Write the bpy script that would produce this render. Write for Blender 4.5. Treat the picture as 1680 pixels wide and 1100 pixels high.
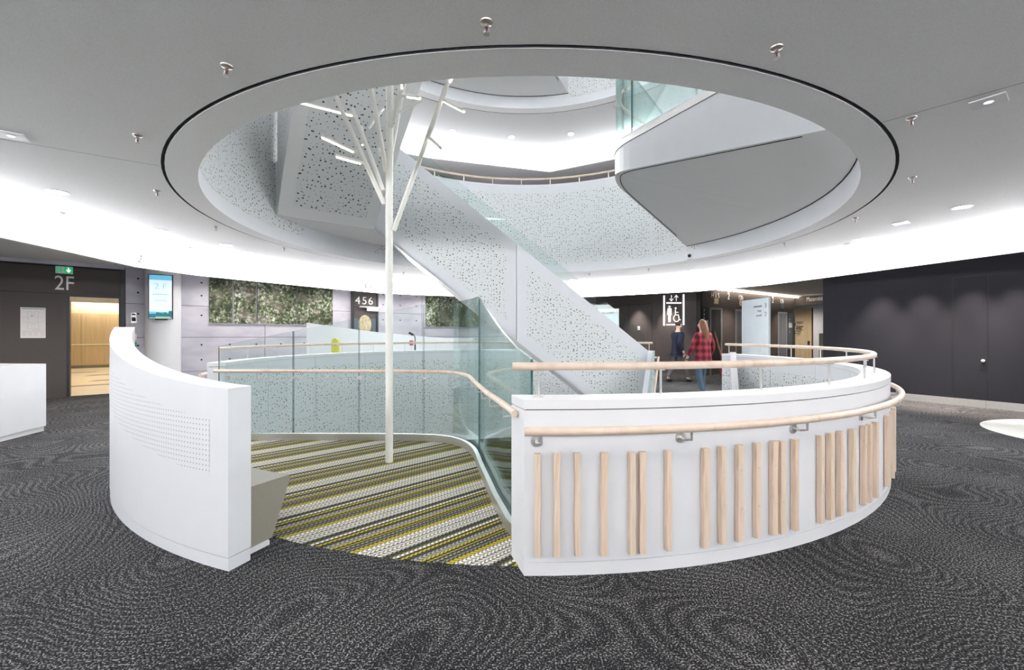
import bpy, bmesh, math, random
from mathutils import Vector, Matrix
random.seed(7)
for o in list(bpy.data.objects): bpy.data.objects.remove(o)
SC = bpy.context.scene
COL = SC.collection
PI = math.pi
# ------------------------------------------------------------------ camera, world, exposure
FPX, X0, YH, HC = 700.0, 857.0, 550.0, 1.35
cam = bpy.data.cameras.new('camera'); co = bpy.data.objects.new('camera', cam); COL.objects.link(co)
co.location = (0, 0, HC); co.rotation_euler = (PI/2, 0, 0)
cam.sensor_width = 36; cam.lens = 36*FPX/1680
cam.shift_x = (840-X0)/1680; cam.shift_y = (YH-550)/1680
cam.clip_start = .05; cam.clip_end = 200
SC.camera = co
w = bpy.data.worlds.new('world'); SC.world = w; w.use_nodes = True
w.node_tree.nodes['Background'].inputs[0].default_value = (.9, .93, 1, 1)
w.node_tree.nodes['Background'].inputs[1].default_value = .5
SC.view_settings.view_transform = 'Standard'; SC.view_settings.look = 'None'
SC.view_settings.exposure = 0.27; SC.view_settings.gamma = 1; SC.view_settings.use_curve_mapping = False
BAND = 17.0        # brightness of the luminous fascia
SPOT = 60.0       # watts per downlight
# ------------------------------------------------------------------ projection helpers (pixel -> place)
def at(x, y, Y): return Vector(((x-X0)/FPX*Y, Y, HC+(YH-y)/FPX*Y))
def onz(x, y, z=0.): return at(x, y, FPX*(HC-z)/(y-YH))
def on_line(x, p, d):
    u = (x-X0)/FPX; s = (u*p[1]-p[0])/(d[0]-u*d[1]); return s, p[0]+d[0]*s, p[1]+d[1]*s
CX, CY = .07, 6.75
RI, RO = 4.14, 4.36
H = 4.2; CZ = 2.94
def pol(a, r, z=0., c=(CX, CY)): a = math.radians(a); return Vector((c[0]+r*math.cos(a), c[1]+r*math.sin(a), z))
def az_near(x, R, c=(CX, CY), far=False):
    u = (x-X0)/FPX; A = u*u+1; B = -2*(u*c[0]+c[1]); K = c[0]**2+c[1]**2-R*R
    D = max(B*B-4*A*K, 0); Y = (-B+(1 if far else -1)*math.sqrt(D))/(2*A)
    return math.degrees(math.atan2(Y-c[1], u*Y-c[0]))
def rotp(p, n):
    a = math.radians(120*n); x, y = p[0]-CX, p[1]-CY
    return Vector((CX+x*math.cos(a)-y*math.sin(a), CY+x*math.sin(a)+y*math.cos(a)))
# ------------------------------------------------------------------ materials
MAT = {}
def nmat(name):
    m = bpy.data.materials.new(name); m.use_nodes = True; MAT[name] = m
    nt = m.node_tree; return m, nt, nt.nodes, nt.links, nt.nodes['Principled BSDF']
def plain(name, col, rough=.5, metal=0., nscale=30., namp=.04, bump=0., spec=.4):
    m, nt, N, L, b = nmat(name)
    b.inputs['Roughness'].default_value = rough; b.inputs['Metallic'].default_value = metal
    b.inputs['Specular IOR Level'].default_value = spec
    tc = N.new('ShaderNodeTexCoord'); nz = N.new('ShaderNodeTexNoise'); nz.inputs['Scale'].default_value = nscale
    nz.inputs['Detail'].default_value = 3
    L.new(tc.outputs['Object'], nz.inputs['Vector'])
    r = N.new('ShaderNodeValToRGB'); r.color_ramp.elements[0].position = .3; r.color_ramp.elements[1].position = .7
    r.color_ramp.elements[0].color = [c*(1-namp) for c in col]+[1]; r.color_ramp.elements[1].color = [min(c*(1+namp), 1) for c in col]+[1]
    L.new(nz.outputs[0], r.inputs[0]); L.new(r.outputs[0], b.inputs['Base Color'])
    if bump:
        bp = N.new('ShaderNodeBump'); bp.inputs['Strength'].default_value = bump; bp.inputs['Distance'].default_value = .01
        L.new(nz.outputs[0], bp.inputs['Height']); L.new(bp.outputs[0], b.inputs['Normal'])
    return m
def emit(name, col, s):
    m, nt, N, L, b = nmat(name); b.inputs['Base Color'].default_value = (*col, 1)
    b.inputs['Emission Color'].default_value = (*col, 1); b.inputs['Emission Strength'].default_value = s; return m
def math_n(N, L, op, a, b_=None, c=None):
    n = N.new('ShaderNodeMath'); n.operation = op
    for i, v in enumerate((a, b_, c)):
        if v is None: continue
        if isinstance(v, (int, float)): n.inputs[i].default_value = v
        else: L.new(v, n.inputs[i])
    return n.outputs[0]
def ramp(N, L, fac, stops, const=False):
    r = N.new('ShaderNodeValToRGB'); cr = r.color_ramp
    if const: cr.interpolation = 'CONSTANT'
    while len(cr.elements) < len(stops): cr.elements.new(.5)
    for e, (p, c) in zip(cr.elements, stops): e.position = p; e.color = (*c, 1) if len(c) == 3 else c
    L.new(fac, r.inputs[0]); return r.outputs[0]
plain('white', (.76, .77, .80), .35, nscale=6, namp=.012)
plain('white_cap', (.80, .80, .82), .3, nscale=6, namp=.01)
plain('lamp_white', (.84, .82, .77), .4, nscale=9, namp=.02)
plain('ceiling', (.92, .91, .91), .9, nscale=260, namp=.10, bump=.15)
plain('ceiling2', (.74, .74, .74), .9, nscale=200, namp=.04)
plain('soffit', (.80, .80, .79), .8, nscale=120, namp=.03)
plain('black', (.012, .012, .014), .5)
plain('dark_gap', (.02, .02, .022), .9)
plain('dark_brown', (.105, .092, .089), .6, nscale=140, namp=.14, spec=.15)
plain('dark_blue', (.027, .027, .034), .6, nscale=150, namp=.16, spec=.12)
plain('dark_frame', (.03, .032, .036), .4)
plain('steel', (.66, .65, .63), .38, metal=.85, nscale=40, namp=.05)
plain('steel_dark', (.42, .39, .36), .3, metal=1., nscale=30, namp=.1)
plain('taupe', (.28, .26, .22), .5, nscale=120, namp=.05, bump=.1)
plain('cream', (.80, .70, .52), .5, nscale=4, namp=.05)
plain('pale_blue', (.64, .72, .76), .55, nscale=3, namp=.03)
plain('navy', (.05, .055, .12), .6)
plain('grey_mark', (.30, .32, .35), .6)
plain('ink', (.04, .04, .05), .7)
plain('letter_white', (.92, .9, .88), .5)
plain('yellow', (.50, .50, .05), .5)
plain('red', (.55, .05, .08), .5)
plain('skin', (.62, .40, .30), .6)
plain('hair_brown', (.20, .09, .05), .6, nscale=60, namp=.3)
plain('hair_dark', (.035, .018, .016), .6, nscale=60, namp=.3)
plain('jeans', (.10, .16, .22), .9, nscale=200, namp=.2)
plain('navy_coat', (.012, .017, .036), .9, nscale=80, namp=.2)
plain('grey_trousers', (.12, .12, .13), .9)
plain('bag_red', (.22, .03, .05), .8, nscale=20, namp=.3)
plain('purple_patch', (.33, .28, .33), .6)
plain('green_sign', (.0, .36, .13), .4)
plain('paper', (.86, .83, .82), .7, nscale=8, namp=.02)
plain('teal', (.25, .62, .66), .4)
plain('pink_print', (.75, .45, .45), .7)
plain('green_print', (.25, .42, .36), .7)
plain('grey_print', (.50, .48, .47), .7)
plain('white_floor', (.82, .82, .78), .4, nscale=5, namp=.02)
plain('slate', (.12, .15, .18), .5)
plain('pale_wood_disc', (.62, .50, .33), .7, nscale=14, namp=.25)
# wood
def wood(name, c1, c2, sx, axis='Z'):
    m, nt, N, L, b = nmat(name); b.inputs['Roughness'].default_value = .45
    tc = N.new('ShaderNodeTexCoord'); mp = N.new('ShaderNodeMapping')
    sc = [sx, sx, sx]; sc['XYZ'.index(axis)] = sx*.06; mp.inputs['Scale'].default_value = sc
    L.new(tc.outputs['Object'], mp.inputs['Vector'])
    oi = N.new('ShaderNodeObjectInfo'); ad = N.new('ShaderNodeVectorMath'); ad.operation = 'ADD'
    L.new(mp.outputs[0], ad.inputs[0]); L.new(oi.outputs['Location'], ad.inputs[1])
    nz = N.new('ShaderNodeTexNoise'); nz.inputs['Scale'].default_value = 1; nz.inputs['Detail'].default_value = 5; nz.inputs['Distortion'].default_value = 1.2
    L.new(ad.outputs[0], nz.inputs['Vector'])
    c = ramp(N, L, nz.outputs[0], [(.25, c2), (.5, c1), (.75, [min(1, v*1.08) for v in c1])])
    # a few knots
    vo = N.new('ShaderNodeTexVoronoi'); vo.inputs['Scale'].default_value = .35; L.new(ad.outputs[0], vo.inputs['Vector'])
    k = math_n(N, L, 'LESS_THAN', vo.outputs['Distance'], .06)
    mx = N.new('ShaderNodeMix'); mx.data_type = 'RGBA'; L.new(k, mx.inputs[0]); L.new(c, mx.inputs[6])
    mx.inputs[7].default_value = (*[v*.35 for v in c2], 1); L.new(mx.outputs[2], b.inputs['Base Color']); return m
wood('oak', (.74, .59, .46), (.60, .46, .34), 40)
wood('rail_wood', (.72, .58, .47), (.60, .47, .37), 8)
wood('plank', (.74, .58, .36), (.66, .50, .29), 9)
# perforated white panel, UV in metres
def perf(name, col, scale=17., rad=.165):
    m, nt, N, L, b = nmat(name); b.inputs['Roughness'].default_value = .45
    uv = N.new('ShaderNodeUVMap'); vo = N.new('ShaderNodeTexVoronoi'); vo.voronoi_dimensions = '2D'
    vo.inputs['Scale'].default_value = scale; vo.inputs['Randomness'].default_value = .85
    L.new(uv.outputs[0], vo.inputs['Vector'])
    sp = N.new('ShaderNodeSeparateColor'); L.new(vo.outputs['Color'], sp.inputs[0])
    rr = math_n(N, L, 'MULTIPLY_ADD', sp.outputs[0], rad*1.0, rad*.25)
    k = math_n(N, L, 'LESS_THAN', vo.outputs['Distance'], rr)
    mx = N.new('ShaderNodeMix'); mx.data_type = 'RGBA'; L.new(k, mx.inputs[0])
    mx.inputs[6].default_value = (*col, 1); mx.inputs[7].default_value = (.05, .05, .055, 1)
    L.new(mx.outputs[2], b.inputs['Base Color']); return m
perf('perf', (.75, .77, .77))
def gridholes(name, col):
    m, nt, N, L, b = nmat(name); b.inputs['Roughness'].default_value = .35
    uv = N.new('ShaderNodeUVMap'); vo = N.new('ShaderNodeTexVoronoi'); vo.voronoi_dimensions = '2D'
    vo.inputs['Scale'].default_value = 34.; vo.inputs['Randomness'].default_value = 0.
    L.new(uv.outputs[0], vo.inputs['Vector'])
    k = math_n(N, L, 'LESS_THAN', vo.outputs['Distance'], .15)
    mx = N.new('ShaderNodeMix'); mx.data_type = 'RGBA'; L.new(k, mx.inputs[0])
    mx.inputs[6].default_value = (*col, 1); mx.inputs[7].default_value = (.30, .30, .31, 1)
    L.new(mx.outputs[2], b.inputs['Base Color']); return m
gridholes('grid_holes', (.76, .77, .80))
# glass
def glass(name, tint, gl=.55):
    m, nt, N, L, b = nmat(name); N.remove(b); out = N['Material Output']
    tr = N.new('ShaderNodeBsdfTransparent'); tr.inputs[0].default_value = (*tint, 1)
    g = N.new('ShaderNodeBsdfGlossy'); g.inputs['Roughness'].default_value = .02; g.inputs[0].default_value = (.9, 1, .98, 1)
    fr = N.new('ShaderNodeFresnel'); fr.inputs[0].default_value = 1.45
    nz = N.new('ShaderNodeTexNoise'); nz.inputs['Scale'].default_value = .8
    f = math_n(N, L, 'MULTIPLY', fr.outputs[0], gl); f2 = math_n(N, L, 'MULTIPLY_ADD', nz.outputs[0], .02, f)
    mx = N.new('ShaderNodeMixShader'); L.new(f2, mx.inputs[0]); L.new(tr.outputs[0], mx.inputs[1]); L.new(g.outputs[0], mx.inputs[2])
    L.new(mx.outputs[0], out.inputs[0]); return m
glass('glass', (.915, .957, .952)); glass('clear_glass', (.915, .957, .952), .12)
plain('glass_edge', (.05, .14, .14), .15)
# carpets
m, nt, N, L, b = nmat('carpet'); b.inputs['Roughness'].default_value = 1; b.inputs['Specular IOR Level'].default_value = .05
tc = N.new('ShaderNodeTexCoord')
n1 = N.new('ShaderNodeTexNoise'); n1.inputs['Scale'].default_value = .55; n1.inputs['Detail'].default_value = 1.0; L.new(tc.outputs['Object'], n1.inputs['Vector'])
n2 = N.new('ShaderNodeTexNoise'); n2.inputs['Scale'].default_value = 120; n2.inputs['Detail'].default_value = 2; L.new(tc.outputs['Object'], n2.inputs['Vector'])
n3 = N.new('ShaderNodeTexNoise'); n3.inputs['Scale'].default_value = 1.3; L.new(tc.outputs['Object'], n3.inputs['Vector'])
ph = math_n(N, L, 'MULTIPLY', n1.outputs[0], 500); sn = math_n(N, L, 'SINE', ph)
v = math_n(N, L, 'MULTIPLY_ADD', sn, .030, n2.outputs[0])
v = math_n(N, L, 'ADD', v, math_n(N, L, 'MULTIPLY_ADD', n3.outputs[0], .1, -.05))
c = ramp(N, L, v, [(.42, (.016, .016, .018)), (.54, (.042, .042, .045)), (.68, (.34, .34, .345))])
L.new(c, b.inputs['Base Color'])
bp = N.new('ShaderNodeBump'); bp.inputs['Strength'].default_value = .5; bp.inputs['Distance'].default_value = .01; L.new(v, bp.inputs['Height']); L.new(bp.outputs[0], b.inputs['Normal'])
m, nt, N, L, b = nmat('striped_carpet'); b.inputs['Roughness'].default_value = 1; b.inputs['Specular IOR Level'].default_value = .05
tc = N.new('ShaderNodeTexCoord'); sp = N.new('ShaderNodeSeparateXYZ'); L.new(tc.outputs['Object'], sp.inputs[0])
vv = math_n(N, L, 'ADD', math_n(N, L, 'MULTIPLY', sp.outputs[0], -.686), math_n(N, L, 'MULTIPLY', sp.outputs[1], .727))
uu = math_n(N, L, 'ADD', math_n(N, L, 'MULTIPLY', sp.outputs[0], .727), math_n(N, L, 'MULTIPLY', sp.outputs[1], .686))
q = math_n(N, L, 'FRACT', math_n(N, L, 'MULTIPLY', math_n(N, L, 'SUBTRACT', 8.79, vv), 1/.515))
Wt, Gy, Dk, Yl, Ol = (.70, .66, .60), (.30, .29, .27), (.075, .075, .065), (.50, .41, .03), (.20, .19, .09)
c = ramp(N, L, q, [(0, Wt), (.045, Gy), (.062, Wt), (.105, Gy), (.135, Wt), (.165, Gy), (.18, Wt), (.215, Dk), (.228, Wt), (.262, (.42, .39, .35)), (.29, Dk), (.36, Ol), (.39, Wt), (.43, Dk), (.47, Yl), (.51, Dk), (.575, Gy), (.67, Yl), (.70, Dk), (.735, Yl), (.755, Dk), (.79, Gy), (.815, Dk), (.85, (.2, .2, .19)), (.89, Dk), (.91, Yl), (.965, Gy), (.985, Wt)], True)
ck = math_n(N, L, 'SINE', math_n(N, L, 'ADD', math_n(N, L, 'MULTIPLY', uu, 210), math_n(N, L, 'MULTIPLY', math_n(N, L, 'ABSOLUTE', math_n(N, L, 'SINE', math_n(N, L, 'MULTIPLY', vv, 61))), 5.)))
nz = N.new('ShaderNodeTexNoise'); nz.inputs['Scale'].default_value = 160; L.new(tc.outputs['Object'], nz.inputs['Vector'])
dk = math_n(N, L, 'MULTIPLY_ADD', math_n(N, L, 'GREATER_THAN', ck, .25), -.72, 1.15)
dk = math_n(N, L, 'MULTIPLY', dk, math_n(N, L, 'MULTIPLY_ADD', nz.outputs[0], .7, .65))
mx = N.new('ShaderNodeMix'); mx.data_type = 'RGBA'; mx.blend_type = 'MULTIPLY'; mx.inputs[0].default_value = 1; L.new(c, mx.inputs[6]); L.new(dk, mx.inputs[7])
L.new(mx.outputs[2], b.inputs['Base Color'])
# concrete
m, nt, N, L, b = nmat('concrete'); b.inputs['Roughness'].default_value = .7
tc = N.new('ShaderNodeTexCoord'); mp = N.new('ShaderNodeMapping'); mp.inputs['Scale'].default_value = (1.2, 1.2, 2.6); L.new(tc.outputs['Object'], mp.inputs[0])
nz = N.new('ShaderNodeTexNoise'); nz.inputs['Scale'].default_value = 1.6; nz.inputs['Detail'].default_value = 7; L.new(mp.outputs[0], nz.inputs['Vector'])
L.new(ramp(N, L, nz.outputs[0], [(.25, (.46, .445, .515)), (.5, (.56, .545, .615)), (.8, (.65, .62, .67))]), b.inputs['Base Color'])
# foliage print
m, nt, N, L, b = nmat('foliage_print'); b.inputs['Roughness'].default_value = .6
tc = N.new('ShaderNodeTexCoord')
n1 = N.new('ShaderNodeTexNoise'); n1.inputs['Scale'].default_value = 1.1; n1.inputs['Detail'].default_value = 3; L.new(tc.outputs['Object'], n1.inputs['Vector'])
n2 = N.new('ShaderNodeTexNoise'); n2.inputs['Scale'].default_value = 13; n2.inputs['Detail'].default_value = 6; n2.inputs['Roughness'].default_value = .75; L.new(tc.outputs['Object'], n2.inputs['Vector'])
n3 = N.new('ShaderNodeTexNoise'); n3.inputs['Scale'].default_value = 3.; n3.inputs['Detail'].default_value = 2; L.new(tc.outputs['Object'], n3.inputs['Vector'])
a_ = math_n(N, L, 'MULTIPLY_ADD', n1.outputs[0], .55, -.275); s_ = math_n(N, L, 'ADD', n2.outputs[0], a_)
cf = ramp(N, L, s_, [(.36, (.008, .011, .007)), (.46, (.03, .045, .018)), (.52, (.09, .12, .05)), (.58, (.24, .27, .17)), (.66, (.72, .72, .70))])
mx = N.new('ShaderNodeMix'); mx.data_type = 'RGBA'; L.new(ramp(N, L, n3.outputs[0], [(.52, (0, 0, 0)), (.62, (.45, .45, .45))]), mx.inputs[0]); L.new(cf, mx.inputs[6]); mx.inputs[7].default_value = (.22, .18, .16, 1)
L.new(mx.outputs[2], b.inputs['Base Color'])
# plaid coat
m, nt, N, L, b = nmat('plaid'); b.inputs['Roughness'].default_value = .9
tc = N.new('ShaderNodeTexCoord'); sp = N.new('ShaderNodeSeparateXYZ'); L.new(tc.outputs['Object'], sp.inputs[0])
s1 = math_n(N, L, 'SINE', math_n(N, L, 'MULTIPLY', sp.outputs[2], 42)); s2 = math_n(N, L, 'SINE', math_n(N, L, 'MULTIPLY', sp.outputs[0], 50))
L.new(ramp(N, L, math_n(N, L, 'MULTIPLY_ADD', math_n(N, L, 'ADD', s1, s2), .25, .5), [(.2, (.07, .012, .02)), (.5, (.24, .02, .035)), (.85, (.36, .05, .07))]), b.inputs['Base Color'])
# lights
emit('band_glow', (.97, .98, 1.), BAND); emit('band_back', (.97, .97, 1.), 1.3); emit('band_back_upper', (.97, .97, 1.), 6.); emit('band_glow_void_fill', (.97, .98, 1.), BAND*2.2); emit('down_glow', (1., .93, .82), 14.); emit('led', (1., .93, .80), 7.)  # outer-face glow and stronger top band added to brighten ceilings and void
emit('warm_strip', (1., .88, .72), 9.); emit('corridor_glow', (1., .92, .76), 10.0)
emit('tv_white', (.78, .93, 1.), .55); emit('tv_blue', (.18, .60, .88), .45); emit('tv_text', (.30, .62, .75), .35); emit('tv_land', (.04, .22, .25), .3); emit('tv_green', (.35, .55, .25), .8)
emit('sign_white', (.95, .95, .95), .7); emit('sign_green', (.01, .40, .15), .6); emit('window_glow', (.55, .85, .88), .9)
# ------------------------------------------------------------------ object helpers
def tag(o, label=None, cat=None, group=None, kind=None):
    if label: o['label'] = label
    if cat: o['category'] = cat
    if group: o['group'] = group
    if kind: o['kind'] = kind
    return o
def link(o, parent=None):
    COL.objects.link(o)
    if parent is not None:
        o.parent = parent
        if parent.type == 'EMPTY': o.matrix_parent_inverse = parent.matrix_basis.inverted()
    return o
def empty(name, loc, label, cat, group=None):
    o = bpy.data.objects.new(name, None); o.empty_display_size = .1; o.location = loc; COL.objects.link(o)
    return tag(o, label, cat, group)
def mk(name, V, F, mat='white', parent=None, smooth=False, fm=None, uv=None, loc=None):
    me = bpy.data.meshes.new(name); me.from_pydata([tuple(v) for v in V], [], F)
    for mm in ([mat] if isinstance(mat, str) else mat): me.materials.append(MAT[mm])
    bm = bmesh.new(); bm.from_mesh(me)
    if uv:
        ul = bm.loops.layers.uv.new('UVMap'); bm.verts.ensure_lookup_table()
        for f in bm.faces:
            for l in f.loops: l[ul].uv = uv[l.vert.index]
    if fm:
        bm.faces.ensure_lookup_table()
        for i, k in fm.items(): bm.faces[i].material_index = k
    bmesh.ops.recalc_face_normals(bm, faces=bm.faces)
    if smooth:
        for f in bm.faces: f.smooth = True
    bm.to_mesh(me); bm.free()
    if smooth:
        try: me.set_sharp_from_angle(angle=math.radians(35))
        except Exception: pass
    o = bpy.data.objects.new(name, me)
    if loc is not None: o.location = loc
    return link(o, parent)
def st(o): o['kind'] = 'structure'; return o
def obox(name, c, ax, ay, sx, sy, sz, mat, parent=None, bev=0., az=None):
    """box centred at c, axes ax, ay (2d or 3d), full sizes"""
    ax = Vector((*ax, 0)) if len(ax) == 2 else Vector(ax); ay = Vector((*ay, 0)) if len(ay) == 2 else Vector(ay)
    ax.normalize(); ay.normalize(); az_ = ax.cross(ay) if az is None else Vector(az)
    c = Vector(c); V = []
    for k in (-1, 1):
        for j in (-1, 1):
            for i in (-1, 1): V.append(c+ax*(i*sx/2)+ay*(j*sy/2)+az_*(k*sz/2))
    F = [(0, 2, 3, 1), (4, 5, 7, 6), (0, 1, 5, 4), (2, 6, 7, 3), (0, 4, 6, 2), (1, 3, 7, 5)]
    o = mk(name, V, F, mat, parent)
    if bev:
        bm = bmesh.new(); bm.from_mesh(o.data); bmesh.ops.bevel(bm, geom=bm.edges[:], offset=bev, segments=2, affect='EDGES', profile=.6); bm.to_mesh(o.data); bm.free()
    return o
def box(name, a, b, mat, parent=None, bev=0.):
    return obox(name, [(p+q)/2 for p, q in zip(a, b)], (1, 0), (0, 1), abs(b[0]-a[0]), abs(b[1]-a[1]), abs(b[2]-a[2]), mat, parent, bev)
def prism(name, poly, z0, z1, mat, parent=None, smooth=False):
    n = len(poly); V = [(p[0], p[1], z0) for p in poly]+[(p[0], p[1], z1) for p in poly]
    F = [tuple(range(n))[::-1], tuple(range(n, 2*n))]+[(i, (i+1) % n, n+(i+1) % n, n+i) for i in range(n)]
    return mk(name, V, F, mat, parent, smooth)
def wallseg(name, p, q, z0, z1, t, mat, parent=None, side=1):
    """wall from p to q (2d), thickness t to the side away from the camera"""
    p = Vector(p[:2]); q = Vector(q[:2]); d = (q-p).normalized(); n = Vector((-d.y, d.x))*t*side
    return prism(name, [p, q, q+n, p+n], z0, z1, mat, parent)
def ringsec(name, r0, r1, z0, z1, a0, a1, mat, parent=None, c=(CX, CY), step=2.5, ztop=None, smooth=True, skew=0.):
    n = max(2, int(abs(a1-a0)/step)); full = abs(abs(a1-a0)-360) < 1e-6
    V = []
    for i in range(n+1 if not full else n):
        t = i/n; a = a0+(a1-a0)*t; zt = ztop(t) if ztop else z1; ai = a+(skew if i == 0 else 0)
        V += [pol(ai, r0, z0, c), pol(a, r1, z0, c), pol(a, r1, zt, c), pol(ai, r0, zt, c)]
    m_ = len(V)//4; F = []
    for i in range(n):
        j = (i+1) % m_
        for k in range(4): F.append((4*i+k, 4*j+k, 4*j+(k+1) % 4, 4*i+(k+1) % 4))
    if not full: F += [(0, 1, 2, 3), (4*n+3, 4*n+2, 4*n+1, 4*n)]
    return mk(name, V, F, mat, parent, smooth)
def cylskin(name, r, z0, z1, a0, a1, mat, parent=None, c=(CX, CY), t=.008, step=2.5):
    """thin curved sheet with UV in metres, r is the visible face, t>0 thickens outward"""
    n = max(2, int(abs(a1-a0)/step)); V = []; uv = []; F = []
    for rr in (r, r+t):
        for i in range(n+1):
            a = a0+(a1-a0)*i/n
            for z in (z0, z1): V.append(pol(a, rr, z, c)); uv.append((math.radians(a)*r, z))
    N_ = 2*(n+1)
    for i in range(n):
        F += [(2*i, 2*i+2, 2*i+3, 2*i+1), (N_+2*i, N_+2*i+1, N_+2*i+3, N_+2*i+2), (2*i, N_+2*i, N_+2*i+2, 2*i+2), (2*i+1, 2*i+3, N_+2*i+3, N_+2*i+1)]
    F += [(0, 1, N_+1, N_), (2*n, N_+2*n, N_+2*n+1, 2*n+1)]
    return mk(name, V, F, mat, parent, True, uv=uv)
def tube(name, pts, r, mat, parent=None, sides=10, r1=None):
    pts = [Vector(p) for p in pts]; n = len(pts); V = []; F = []
    up = Vector((0, 0, 1)); prev = None
    for i, p in enumerate(pts):
        d = (pts[min(i+1, n-1)]-pts[max(i-1, 0)]).normalized()
        if prev is None:
            u = d.cross(up)
            if u.length < .05: u = d.cross(Vector((1, 0, 0)))
        else: u = prev-d*prev.dot(d)
        u.normalize(); prev = u; v = d.cross(u)
        rr = r if r1 is None else r+(r1-r)*i/(n-1)
        for k in range(sides):
            a = 2*PI*k/sides; V.append(p+u*(rr*math.cos(a))+v*(rr*math.sin(a)))
    for i in range(n-1):
        for k in range(sides): F.append((i*sides+k, i*sides+(k+1) % sides, (i+1)*sides+(k+1) % sides, (i+1)*sides+k))
    F += [tuple(range(sides))[::-1], tuple(range((n-1)*sides, n*sides))]
    return mk(name, V, F, mat, parent, True)
def lathe(name, prof, loc, mat, parent=None, seg=20, fm=None, rot=None):
    V = []; F = []
    for r, z in prof:
        for k in range(seg): a = 2*PI*k/seg; V.append(Vector((r*math.cos(a), r*math.sin(a), z)))
    for i in range(len(prof)-1):
        for k in range(seg): F.append((i*seg+k, i*seg+(k+1) % seg, (i+1)*seg+(k+1) % seg, (i+1)*seg+k))
    F += [tuple(range(seg)), tuple(range((len(prof)-1)*seg, len(prof)*seg))]
    if rot is not None: V = [rot @ v for v in V]
    V = [v+Vector(loc) for v in V]
    return mk(name, V, F, mat, parent, True)
def flatpanel(name, poly, back, mat, inner=None, margin=.15, parent=None, u=None):
    """planar polygon (3d points), thickened by vector back; inner area gets the perforated finish, UV in metres"""
    poly = [Vector(p) for p in poly]; n = len(poly)
    u = (poly[1]-poly[0]).normalized() if u is None else u.normalized()
    nn = (poly[1]-poly[0]).cross(poly[2]-poly[0]).normalized(); v = nn.cross(u)
    me = bpy.data.meshes.new(name); bm = bmesh.new()
    f = bm.faces.new([bm.verts.new(p) for p in poly]); vb = [bm.verts.new(p+Vector(back)) for p in poly]
    fb = bm.faces.new(vb[::-1]); fv = list(f.verts)
    for i in range(n): bm.faces.new([fv[(i+1) % n], fv[i], vb[i], vb[(i+1) % n]])
    bm.normal_update()
    if inner:
        bmesh.ops.inset_individual(bm, faces=[f], thickness=margin, use_even_offset=True); f.material_index = 1
    ul = bm.loops.layers.uv.new('UVMap')
    for ff in bm.faces:
        for l in ff.loops: l[ul].uv = (l.vert.co.dot(u), l.vert.co.dot(v))
    bmesh.ops.recalc_face_normals(bm, faces=bm.faces)
    bm.to_mesh(me); bm.free(); me.materials.append(MAT[mat])
    if inner: me.materials.append(MAT[inner])
    return link(bpy.data.objects.new(name, me), parent)
def text(name, s, loc, right, size, mat, parent=None, up=(0, 0, 1), depth=.004, align='CENTER', sx=1.):
    cu = bpy.data.curves.new(name, 'FONT'); cu.body = s; cu.size = size; cu.extrude = depth; cu.align_x = align; cu.align_y = 'CENTER'
    t = bpy.data.objects.new(name, cu); COL.objects.link(t); bpy.context.view_layer.update()
    me = bpy.data.meshes.new_from_object(t.evaluated_get(bpy.context.evaluated_depsgraph_get()))
    bpy.data.objects.remove(t); bpy.data.curves.remove(cu)
    r = Vector(right) if len(right) == 3 else Vector((*right, 0)); r.normalize(); upv = Vector(up); nn = r.cross(upv)
    M = Matrix((r*sx, upv, nn)).transposed().to_4x4(); M.translation = Vector(loc); me.transform(M)
    me.materials.clear(); me.materials.append(MAT[mat]); return link(bpy.data.objects.new(name, me), parent)
def copy_tree(o, parent=None, loc=None):
    c = o.copy(); COL.objects.link(c)
    if parent is not None: c.parent = parent
    if loc is not None: c.location = loc
    for ch in o.children: copy_tree(ch, c)
    return c
ORD = ['leftmost', 'second from the left', 'third from the left', 'fourth from the left', 'fifth from the left', 'sixth from the left', 'seventh from the left', 'eighth from the left', 'ninth from the left', 'tenth from the left', 'eleventh from the left', 'twelfth from the left', 'thirteenth from the left', 'fourteenth from the left', 'fifteenth from the left', 'sixteenth from the left']
# ------------------------------------------------------------------ THE SETTING
def bigring(name, r0, z, t, mat, R=34., n=144):
    V = []; F = []
    for k, (r, zz) in enumerate(((r0, z), (R, z), (R, z+t), (r0, z+t))):
        for i in range(n): V.append(pol(360*i/n, r, zz))
    for k in range(4):
        for i in range(n): F.append((k*n+i, k*n+(i+1) % n, ((k+1) % 4)*n+(i+1) % n, ((k+1) % 4)*n+i))
    return st(mk(name, V, F, [mat, 'dark_gap'], fm={3*n+i: 1 for i in range(n)}))
bigring('floor', 4.262, 0, -.12, 'carpet')
bigring('ceiling', 4.418, CZ, .12, 'ceiling')
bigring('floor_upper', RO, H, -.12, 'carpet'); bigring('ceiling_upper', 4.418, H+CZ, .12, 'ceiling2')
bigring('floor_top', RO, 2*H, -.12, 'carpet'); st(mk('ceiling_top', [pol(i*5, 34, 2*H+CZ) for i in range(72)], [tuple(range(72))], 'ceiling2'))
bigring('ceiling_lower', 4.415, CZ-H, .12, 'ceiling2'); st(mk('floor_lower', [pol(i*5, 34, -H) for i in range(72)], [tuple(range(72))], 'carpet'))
# floor lip between main carpet and the inlaid striped carpet is flush; slab edges of every storey
for k in range(0, 3):
    z = k*H
    e = st(ringsec('trim_%d' % (k+1), RI, 4.39, z-H+CZ, z-.001 if k else -.001, 0, 360, 'white'))
    ringsec('soffit_ring', RI, 4.392, z-H+CZ-.004, z-H+CZ-.0005, 0, 360, 'ceiling', e)
    ringsec('shadow_groove', 4.393, 4.43, z-H+CZ+.012, z-H+CZ+.06, 0, 360, 'dark_gap', e)
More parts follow.
